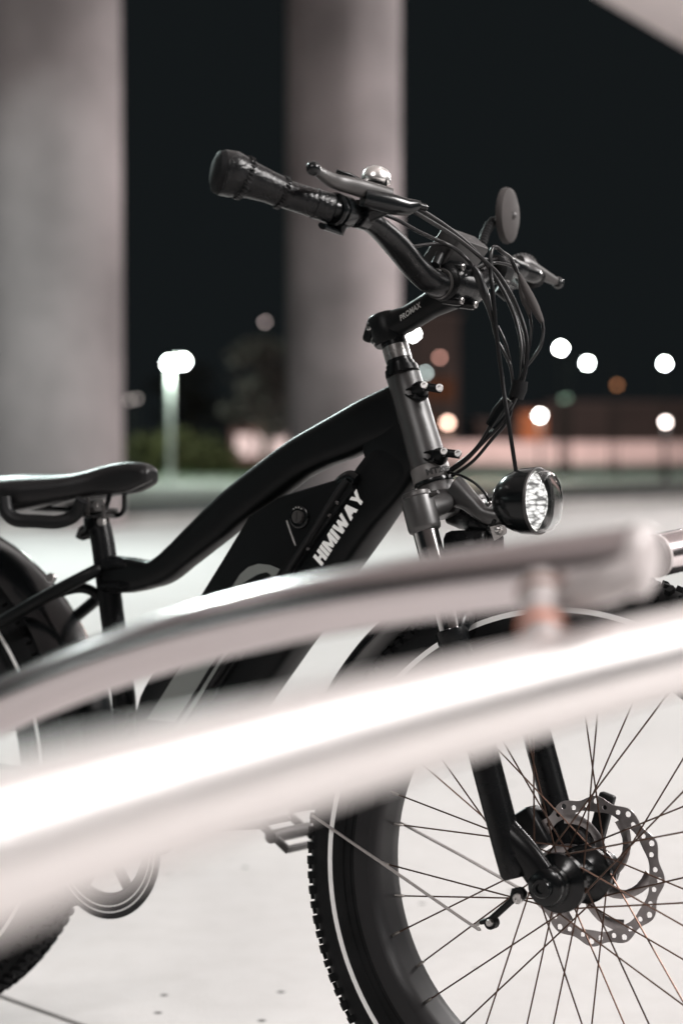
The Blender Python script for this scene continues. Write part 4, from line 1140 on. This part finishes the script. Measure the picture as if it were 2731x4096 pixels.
# ---- grips
def grip(sgn):
    m_ = lambda p: Vector((p.x, p.y * sgn, p.z))
    a, b = half[7], half[8]
    g0 = Vector((-0.2098, -0.2580, 1.1372)); g1 = Vector((-0.2430, -0.3050, 1.1483)); g2 = Vector((-0.2648, -0.3380, 1.1570)); g3 = Vector((-0.2792, -0.3650, 1.1624))
    pts = [g0, g0.lerp(g1, .5), g1]
    g = MB()
    d = (g1 - g0).normalized()
    g.tube([m_(p) for p in (g0, g0 + d * .002, g0 + d * .0021, g0 + d * .022, g0 + d * .0221, g0 + d * .024, g0 + d * .0241, g1)], [.0150, .0165, .0170, .0170, .0158, .0158, .0164, .0160], n=32)
    o = spart(g, 'grip', M['leather'], ang=60)
    g = MB()
    q = spline([g1, g1.lerp(g2, .5) + Vector((0, 0, .001)), g2 + Vector((-.002, 0, .002)), g2.lerp(g3, .6) + Vector((-.006, 0, .003)), g3 + Vector((-.009, 0, .002))], 5)
    g.tube([m_(p) for p in q], interp([(.0175, .0165), (.0185, .017), (.0215, .019), (.0275, .0235), (.027, .0235)], len(q)), n=32, ref=(1, 0, .4))
    sub(g, 'palm_rest', M['leather'], o, ang=60)
    g = MB()   # end plug
    dd = (q[-1] - q[-3]).normalized()
    g.tube([m_(q[-1] - dd * .002), m_(q[-1] + dd * .006), m_(q[-1] + dd * .010)], [(.0272, .0237), (.0250, .0215), (.016, .014)], n=28, ref=(1, 0, .4))
    sub(g, 'end_plug', M['rubber'], o)
    # stitched seams
    for p, rr, nn in ((q[1], .0185, 26), (q[12], .0245, 30)):
        g = MB(); e = (q[2] - q[0]).normalized(); u0, w0 = rot_frame(m_(e) if sgn > 0 else Vector((e.x, -e.y, e.z)))
        for k in range(nn):
            a_ = 2 * PI * k / nn
            c0 = m_(p) + (u0 * math.cos(a_) + w0 * math.sin(a_)) * rr
            t_ = (u0 * -math.sin(a_) + w0 * math.cos(a_))
            ee = Vector((e.x, e.y * sgn, e.z))
            g.tube([c0 - ee * .0028 + t_ * .0009, c0 + ee * .0028 - t_ * .0009], .0012, n=6)
        sub(g, 'stitching', M['leather'], o)
    return o
grip(1); grip(-1)
# twist throttle collar and cups just inboard of the near grip
g = MB()
c0 = Vector((-0.2098, -0.2580, 1.1372)); c1 = Vector((-0.2279, -0.2500, 1.1374)); e = (Vector((-0.2098, -0.2580, 1.1372)) - Vector((-0.2055, -0.2100, 1.1380))).normalized()
g.lathe(c0 - e * .001, -e, [(0, .0172), (.002, .0195), (.004, .0195), (.005, .0150), (.010, .0150), (.011, .0185), (.026, .0185), (.030, .0165)], n=32)
g.tube([c0 - e * .016 + Vector((0, 0, -.012)), c0 - e * .02 + Vector((-.006, 0, -.022)), c0 + e * .012 + Vector((-.004, 0, -.021))], [(.010, .006), (.009, .005), (.006, .0035)], n=14, ref=(1, 0, 0))
spart(g, 'thumb_shifter', M['gloss'])

# ---- brake levers
def lever(sgn, piv, body, mid, tip, mount):
    g = MB()
    P, B, Mi, T = [Vector(q) for q in (piv, body, mid, tip)]
    Mo = Vector(mount)
    g.tube(spline([P, B, Mi, T], 6), interp([(.0105, .0085), (.0105, .0085), (.0085, .0062), (.0052, .0052)], 19), n=18, ref=(0, 0, 1), power=2.4)
    o = spart(g, 'brake_lever', M['grey_metal'], ang=55)
    g = MB(); d = (T - Mi).normalized(); g.sphere(T + d * .003, .0082, 18, 12)
    sub(g, 'ball_end', M['gloss'], o)
    g = MB(); e = (P - B).normalized()
    g.tube([B + e * .004 + Vector((0, 0, -.010)), P + Vector((0, 0, -.008)), P + e * .022 + Vector((.0, 0, -.006)), P + e * .034], [(.0105, .011), (.012, .013), (.010, .010), (.006, .006)], n=18, ref=(0, 0, 1), power=2.6)
    g.tube([P + Vector((-.004, 0, -.008)), Mo], [(.012, .009), (.013, .010)], n=16, ref=(0, 0, 1))
    g.lathe(Mo - Vector((0, .009, 0)), (0, 1, 0), [(0, .0145), (.001, .0165), (.017, .0165), (.018, .0145)], n=28)
    sub(g, 'lever_body', M['gloss'], o)
    g = MB(); g.lathe(P + e * .030, e, [(0, .0052), (.004, .0056), (.007, .0056), (.008, .0042), (.016, .0040), (.017, .0030)], n=18)
    sub(g, 'barrel_adjuster', M['gloss'], o)
    g = MB(); g.lathe(B.lerp(P, .15) + Vector((0, 0, .007)), (-.2, -.5, 1), [(-.004, .0042), (.003, .0042), (.004, .003)], n=14)
    sub(g, 'pivot_bolt', M['bolt'], o)
    return o
lever(1, (-0.1653, -0.2050, 1.1573), (-0.1876, -0.2350, 1.1638), (-0.2026, -0.2700, 1.1668), (-0.1909, -0.3250, 1.1678), (-0.2034, -0.2080, 1.1388))
lever(-1, (-0.2058, 0.2050, 1.1471), (-0.2094, 0.2350, 1.1485), (-0.2034, 0.2700, 1.1420), (-0.1968, 0.3050, 1.1353), (-0.2303, 0.2050, 1.1406))

# ---- bell on the near side
g = MB(); bb_ = Vector((-0.1980, -0.1850, 1.1813)); upd = Vector((.12, 0, 1)).normalized()
g.lathe(bb_ - upd * .022, upd, [(0, .010), (.004, .0135), (.016, .0140), (.024, .012), (.027, .010)], n=28)
g.tube([bb_ - upd * .022, Vector((-0.2041, -0.1900, 1.1362))], [.007, .010], n=12)
bell = spart(g, 'bell', M['gloss'])
g = MB(); g.lathe(bb_ - upd * .001, upd, [(0, .0160), (.001, .0172), (.006, .0172), (.012, .0158), (.0165, .0120), (.019, .0065), (.0195, .0020)], n=40)
sub(g, 'bell_dome', M['bell_steel'], bell, ang=60)
g = MB()
for sy_ in (-1, 1):
    g.tube([bb_ + Vector((sy_ * .0168, -.004, .001)), bb_ + Vector((sy_ * .0172, -.004, -.020))], .0012, n=8)
g.tube([bb_ + Vector((-.006, -.010, -.006)), Vector((-0.2209, -0.2050, 1.1860)) + Vector((0, 0, 0)), Vector((-0.2338, -0.2150, 1.1910))], [(.004, .008), (.004, .007), (.003, .005)], n=10, ref=(0, 0, 1))
sub(g, 'bell_striker', M['gloss'], bell)

# ---- mirror on a flexible stalk
ms = [(-0.2526, 0.1700, 1.1502), (-0.2509, 0.1800, 1.1687), (-0.2565, 0.2000, 1.1896), (-0.2579, 0.2200, 1.2080), (-0.2529, 0.2250, 1.2127)]
g = MB(); pts = spline(ms, 14); rr = []
for i, p in enumerate(pts):
    t = i / (len(pts) - 1)
    rr.append(.0058 if t < .22 or t > .84 else (.0068 if i % 3 else .0046))
g.tube(pts, rr, n=14)
mir_o = spart(g, 'mirror', M['plastic'])
mc = Vector((-0.2486, 0.2500, 1.2231))
nrm = Vector((-0.9878, -0.1441, 0.0107)).normalized()
g = MB(); g.lathe(mc - nrm * .004, nrm, [(-.004, .028), (0, .0375), (.006, .0393), (.009, .0385), (.0092, .037)], n=48)
sub(g, 'mirror_housing', M['mirror_back'], mir_o)
g = MB(); g.lathe(mc + nrm * .0046, nrm, [(0, .0365), (.0012, .0365)], n=40); sub(g, 'mirror_glass', M['chrome'], mir_o)
g = MB(); g.tube([(-0.2537, 0.2250, 1.2121), (-0.2501, 0.2380, 1.2190), tuple(mc - nrm * .008)], [.0045, .0038, .0048], n=14); g.sphere(mc - nrm * .007, .006, 12, 8)
sub(g, 'mirror_arm', M['grey_metal'], mir_o)

# ---- display unit on the bar centre
g = MB()
dc = Vector((-0.1962, 0.0100, 1.1280))
g.box(dc, (.032, .080, .052), Matrix.Rotation(R(38), 3, 'Y'), bev=.005)
disp = spart(g, 'display', M['display_shell'])
g = MB(); g.box(dc + Matrix.Rotation(R(38), 3, 'Y') @ Vector((-.0165, 0, 0)), (.002, .070, .042), Matrix.Rotation(R(38), 3, 'Y'), bev=.0005)
sub(g, 'screen', M['gloss'], disp)
g = MB(); g.tube([tuple(dc + Vector((-.002, .02, -.02))), (-0.1958, 0.0300, 1.0977)], [(.012, .012), (.013, .016)], n=16); g.tube([(-0.1960, -0.0300, 1.1216), (-0.1969, -0.0400, 1.1061)], .006, n=12)
sub(g, 'display_mount', M['plastic'], disp)
# left control cluster
g = MB()
g.box((-0.1949, 0.1300, 1.1239), (.030, .030, .034), Matrix.Rotation(R(20), 3, 'Y'), bev=.006)
g.lathe((-0.1964, 0.1150, 1.1250), (0, 1, 0), [(0, .0165), (.001, .019), (.012, .019), (.013, .0165)], n=24)
g.tube([(-0.2030, 0.1400, 1.1042), (-0.1911, 0.1500, 1.0950)], [(.010, .008), (.013, .010)], n=14)
ctl = spart(g, 'control_pad', M['plastic'])
for p in ((-0.1885, 0.1150, 1.1104), (-0.1800, 0.1180, 1.1071), (-0.1845, 0.1200, 1.1327)):
    g = MB(); g.sphere(p, .0052, 12, 8, (1, 1, .7)); sub(g, 'button', M['grey_metal'], ctl)

# ---- cables
def cable(name, pts, r, keys=None, m='cable', parent=None, n=10):
    g = MB(); q = spline(pts, 8)
    g.tube(q, interp(keys, len(q)) if keys else r, n=n)
    return spart(g, name, M[m], ang=80)
cable('brake_cable', [(-0.1586, -0.1900, 1.1527), (-0.1525, -0.1700, 1.1454), (-0.1479, -0.1200, 1.1368), (-0.1435, -0.0800, 1.1280), (-0.1357, -0.0450, 1.1147), (-0.1292, -0.0300, 1.1056), (-0.1225, -0.0150, 1.0949), (-0.1136, -0.0000, 1.0747), (-0.1058, 0.0100, 1.0535), (-0.0966, 0.0150, 1.0237), (-0.0939, 0.0150, 0.9952), (-0.0971, 0.0120, 0.9662), (-0.1072, 0.0080, 0.9382), (-0.1204, 0.0040, 0.9133), (-0.1435, -0.0000, 0.8884), (-0.1666, -0.0000, 0.8666), (-0.1916, -0.0000, 0.8502)], .0026)
cable('brake_cable', [(-0.1617, -0.1850, 1.1573), (-0.1511, -0.1600, 1.1500), (-0.1486, -0.1100, 1.1418), (-0.1502, -0.0500, 1.1310), (-0.1395, -0.0200, 1.1105), (-0.1318, -0.0000, 1.0899), (-0.1242, 0.0100, 1.0723), (-0.1143, 0.0200, 1.0436), (-0.1052, 0.0200, 1.0106), (-0.1024, 0.0160, 0.9791), (-0.1049, 0.0120, 0.9540), (-0.1144, 0.0080, 0.9291), (-0.1329, 0.0040, 0.9026), (-0.1571, -0.0000, 0.8766), (-0.1881, -0.0000, 0.8524)], .0024)
cable('shift_cable', [(-0.1961, -0.1700, 1.1462), (-0.1872, -0.1500, 1.1420), (-0.1800, -0.1200, 1.1348), (-0.1713, -0.0900, 1.1287), (-0.1598, -0.0700, 1.1225), (-0.1531, -0.0500, 1.1143), (-0.1430, -0.0400, 1.1002)], .0024)
w1 = cable('wire_connector', [(-0.1442, -0.0400, 1.1025), (-0.1387, -0.0350, 1.0897), (-0.1339, -0.0300, 1.0733), (-0.1289, -0.0250, 1.0547), (-0.1253, -0.0200, 1.0359)], .004, keys=[.003, .0055, .0052, .0056, .0034, .0022], n=14)
cable('signal_wire', [(-0.1260, -0.0200, 1.0374), (-0.1217, -0.0150, 1.0164), (-0.1129, -0.0100, 0.9982), (-0.1084, -0.0000, 0.9807), (-0.1089, 0.0100, 0.9570)], .0020)
cable('signal_wire', [(-0.2072, -0.2000, 1.1443), (-0.2021, -0.1750, 1.1307), (-0.2010, -0.1400, 1.1214), (-0.1976, -0.1000, 1.1199), (-0.1913, -0.0700, 1.1263), (-0.1862, -0.0500, 1.1305), (-0.1821, -0.0300, 1.1301)], .0022)
cable('headlight_wire', [(-0.1195, 0.0300, 1.1046), (-0.1237, 0.0200, 1.1193), (-0.1244, -0.0000, 1.1236), (-0.1281, -0.0100, 1.1284), (-0.1286, -0.0200, 1.1256), (-0.1283, -0.0250, 1.1137), (-0.1270, -0.0250, 1.0952), (-0.1238, -0.0250, 1.0748), (-0.1212, -0.0200, 1.0360), (-0.1183, -0.0150, 1.0009), (-0.1141, -0.0100, 0.9644), (-0.1056, -0.0100, 0.9213), (-0.0999, -0.0050, 0.8818), (-0.0958, -0.0000, 0.8499)], .0027)
w2 = cable('wire_connector', [(-0.1158, 0.0300, 1.0997), (-0.1076, 0.0300, 1.0837), (-0.0973, 0.0300, 1.0660), (-0.0885, 0.0300, 1.0501), (-0.0819, 0.0300, 1.0389)], .005, keys=[.0028, .0048, .0058, .0058, .0046, .0028], m='mirror_back', n=14)
cable('signal_wire', [(-0.0823, 0.0300, 1.0405), (-0.0801, 0.0300, 1.0265), (-0.0812, 0.0250, 1.0089), (-0.0884, 0.0200, 0.9940), (-0.0974, 0.0150, 0.9789), (-0.1037, 0.0120, 0.9571)], .0021)
w3 = cable('wire_connector', [(-0.1199, 0.0400, 1.0920), (-0.1144, 0.0400, 1.0744), (-0.1058, 0.0350, 1.0608), (-0.0994, 0.0300, 1.0484)], .004, keys=[.0025, .0042, .0048, .0036, .0024], m='mirror_back', n=14)
cable('signal_wire', [(-0.0995, 0.0300, 1.0496), (-0.0968, 0.0300, 1.0333), (-0.0962, 0.0250, 1.0094), (-0.0998, 0.0200, 0.9872), (-0.1020, 0.0120, 0.9586)], .0018)
cable('signal_wire', [(-0.1311, 0.0600, 1.1050), (-0.1355, 0.0500, 1.1139), (-0.1395, 0.0300, 1.1155), (-0.1449, 0.0100, 1.1133), (-0.1621, -0.0000, 1.1046), (-0.1813, -0.0100, 1.0998), (-0.1901, -0.0200, 1.1025)], .0019)
cable('signal_wire', [(-0.1416, 0.0400, 1.0821), (-0.1259, 0.0350, 1.0586), (-0.1139, 0.0300, 1.0371), (-0.1038, 0.0250, 1.0081), (-0.1012, 0.0160, 0.9760), (-0.1060, 0.0120, 0.9448)], .0020)
cable('signal_wire', [(-0.1217, -0.0120, 1.0309), (-0.1127, -0.0080, 1.0107), (-0.1098, -0.0000, 0.9900), (-0.1087, 0.0080, 0.9630), (-0.1114, 0.0080, 0.9414)], .0018)
cable('signal_wire', [(-0.1515, -0.0000, 1.1028), (-0.1836, 0.0200, 1.1066), (-0.2034, 0.0100, 1.1094), (-0.2029, -0.0200, 1.1095)], .0020)
cable('brake_cable', [(-0.2097, 0.0800, 1.1384), (-0.1944, 0.1000, 1.1341), (-0.1948, 0.1500, 1.1453), (-0.2016, 0.1900, 1.1466)], .0024)
g = MB(); cw = Vector((-0.1022, 0.0120, 0.9552)); g.tube([(-0.1005, 0.0120, 0.9657), (-0.1022, 0.0120, 0.9552), (-0.1060, 0.0120, 0.9448)], [(.0085, .0095), (.0092, .010), (.0085, .0092)], n=16, ref=(1, 0, 0), power=3)
spart(g, 'cable_wrap', M['rubber'])
g = MB(); g.tube([(-0.1125, 0.0060, 0.9418), (-0.1240, 0.0040, 0.9257), (-0.1341, 0.0020, 0.9083)], [(.0075, .0065), (.0095, .007), (.0070, .006)], n=16, ref=(1, 0, .6), power=3.5)
spart(g, 'cable_junction', M['gloss'])
cable('signal_wire', [(-0.1331, -0.0000, 0.9100), (-0.1453, -0.0000, 0.8899), (-0.1622, -0.0000, 0.8722), (-0.1881, -0.0000, 0.8546)], .0024)
cable('signal_wire', [(-0.1090, 0.0100, 0.9415), (-0.1129, 0.0060, 0.9165), (-0.1331, -0.0000, 0.8899), (-0.1566, -0.0000, 0.8651), (-0.1838, -0.0040, 0.8459)], .0022)
cable('brake_cable', [(-0.1852, -0.0050, 0.8506), (-0.1646, -0.0100, 0.8458), (-0.1467, -0.0100, 0.8370), (-0.1334, -0.0080, 0.8243), (-0.1316, -0.0000, 0.8135)], .0017)


# =================================================================== steel rack in the foreground
rack = empty('bike_rack', (0.0, 1.0, 0)); tag(rack, 'blurred stainless steel tube rack close in front of the bicycle', 'bike rack')
def rk(mb, name, m, parent=None, **k):
    o = mb.build(name, m, None, **k); o.parent = parent or rack
    o.location = (0, -1.0, 0) if parent is None else (0, 0, 0)
    return o
up_pts = [(-0.4261, 1.5080, 0.5853), (-0.3418, 1.4287, 0.6335), (-0.2666, 1.3606, 0.6764), (-0.1862, 1.2910, 0.7158), (-0.1140, 1.2319, 0.7447), (-0.0483, 1.1816, 0.7659), (0.0121, 1.1385, 0.7816), (0.0685, 1.1016, 0.7936), (0.1217, 1.0699, 0.8033), (0.1750, 1.0413, 0.8125)]
g = MB(); q = spline(up_pts, 8)
legp = [Vector(up_pts[0]) + Vector((-.10, -.015, -.09)), Vector(up_pts[0]) + Vector((-.15, -.02, -.22)), Vector((up_pts[0][0] - .16, up_pts[0][1] - .02, 0))]
g.tube([legp[2], legp[1]] + spline([legp[1], legp[0], Vector(up_pts[0])], 6)[1:] + q[1:], .0213, n=48)
upper = rk(g, 'upper_rail', M['steel_rail'], ang=60)
e = (Vector(up_pts[-1]) - Vector(up_pts[-2])).normalized(); E0 = Vector(up_pts[-1])
g = MB(); g.lathe(E0 - e * .002, Vector((.85, -.50, -.08)), [(0, .018), (.001, .0215), (.007, .022), (.0105, .020), (.0125, .014), (.013, .004)], n=48)
rk(g, 'end_cap', M['cap'], upper, ang=50)
lo_pts = [(-0.1408, 0.4733, 0.7559), (-0.1275, 0.5160, 0.7535), (-0.1107, 0.5634, 0.7511), (-0.0900, 0.6159, 0.7490), (-0.0644, 0.6737, 0.7471), (-0.0334, 0.7370, 0.7457), (0.0040, 0.8058, 0.7450), (0.0485, 0.8794, 0.7450), (0.1008, 0.9568, 0.7462), (0.1612, 1.0364, 0.7487), (0.2294, 1.1155, 0.7529), (0.3156, 1.2008, 0.7599), (0.4314, 1.2905, 0.7724)]
g = MB(); q = spline(lo_pts, 8)
P0 = Vector(lo_pts[0]); P1 = Vector(lo_pts[-1])
end = [P1 + Vector((.04, .008, -.012)), P1 + Vector((.070, .013, -.045)), P1 + Vector((.085, .015, -.10)), P1 + Vector((.09, .015, -.17)), Vector((P1.x + .09, P1.y + .015, 0))]
sta = [Vector((P0.x - .09, P0.y - .02, 0)), P0 + Vector((-.085, -.02, -.10)), P0 + Vector((-.05, -.012, -.03))]
g.tube([sta[0]] + spline(sta[1:] + [P0], 6)[:-1] + q + spline([P1] + end[:4], 7)[1:] + [end[4]], .028, n=56)
lower = rk(g, 'lower_rail', M['satin_rail'], ang=60)
# clamp joining the two rails, with orange rubber bands
ca = Vector((0.1191, 1.0500, 0.7984)); cb = Vector((0.1157, 1.0000, 0.7490))
dcl = (cb - ca).normalized()
g = MB(); g.tube([ca, ca.lerp(cb, .25), ca.lerp(cb, .5), ca.lerp(cb, .8), cb], [.0125, .013, .013, .0125, .012], n=28)
clp = rk(g, 'clamp_post', M['cap'], ang=50)
for t, h_ in ((.10, .003), (.47, .006)):
    g = MB(); c0 = ca.lerp(cb, t); g.lathe(c0, dcl, [(0, .0125), (0, .0142), (h_, .0142), (h_, .0125)], n=32, closed=True)
    rk(g, 'rubber_band', M['orange'] if t > .3 else M['brown'], clp)
g = MB(); g.tube([(0.1315, 1.0500, 0.7878), (0.1422, 1.0300, 0.7940), (0.1584, 1.0200, 0.8007), (0.1715, 1.0200, 0.8080)], [.008, .0115, .012, .010], n=24)
rk(g, 'brace', M['cap'], upper)
# second tube of the rack row, standing beyond the end cap and nearer the wheel
q = [(0.3424, 1.9000, 0.7634), (0.3850, 1.9300, 0.7690), (0.4961, 2.0000, 0.7808), (0.6348, 2.0800, 0.7948)]
hoop = empty('bike_rack', (q[-1][0], q[-1][1], 0)); tag(hoop, 'sharper steel tube at the right edge, passing above the front tyre', 'bike rack')
Q = [Vector(v) - Vector(hoop.location) for v in q]
g = MB(); g.tube([Q[0] - (Q[1] - Q[0]).normalized() * .001] + spline(Q, 6)[1:] + spline([Q[-1], Q[-1] + Vector((.035, 0, -.010)), Q[-1] + Vector((.060, 0, -.040)), Q[-1] + Vector((.072, 0, -.090)), Q[-1] + Vector((.075, 0, -.16))], 7)[1:] + [Vector((Q[-1].x + .075, Q[-1].y, 0))], .0235, n=40)
g.build('rail', M['steel_rail'], hoop, ang=60)
g = MB(); dq = (Q[0] - Q[1]).normalized(); g.lathe(Q[0] - dq * .001, dq, [(0, .0240), (.004, .0245), (.007, .021), (.0075, .004)], n=36); g.build('end_plug', M['cap'], hoop)
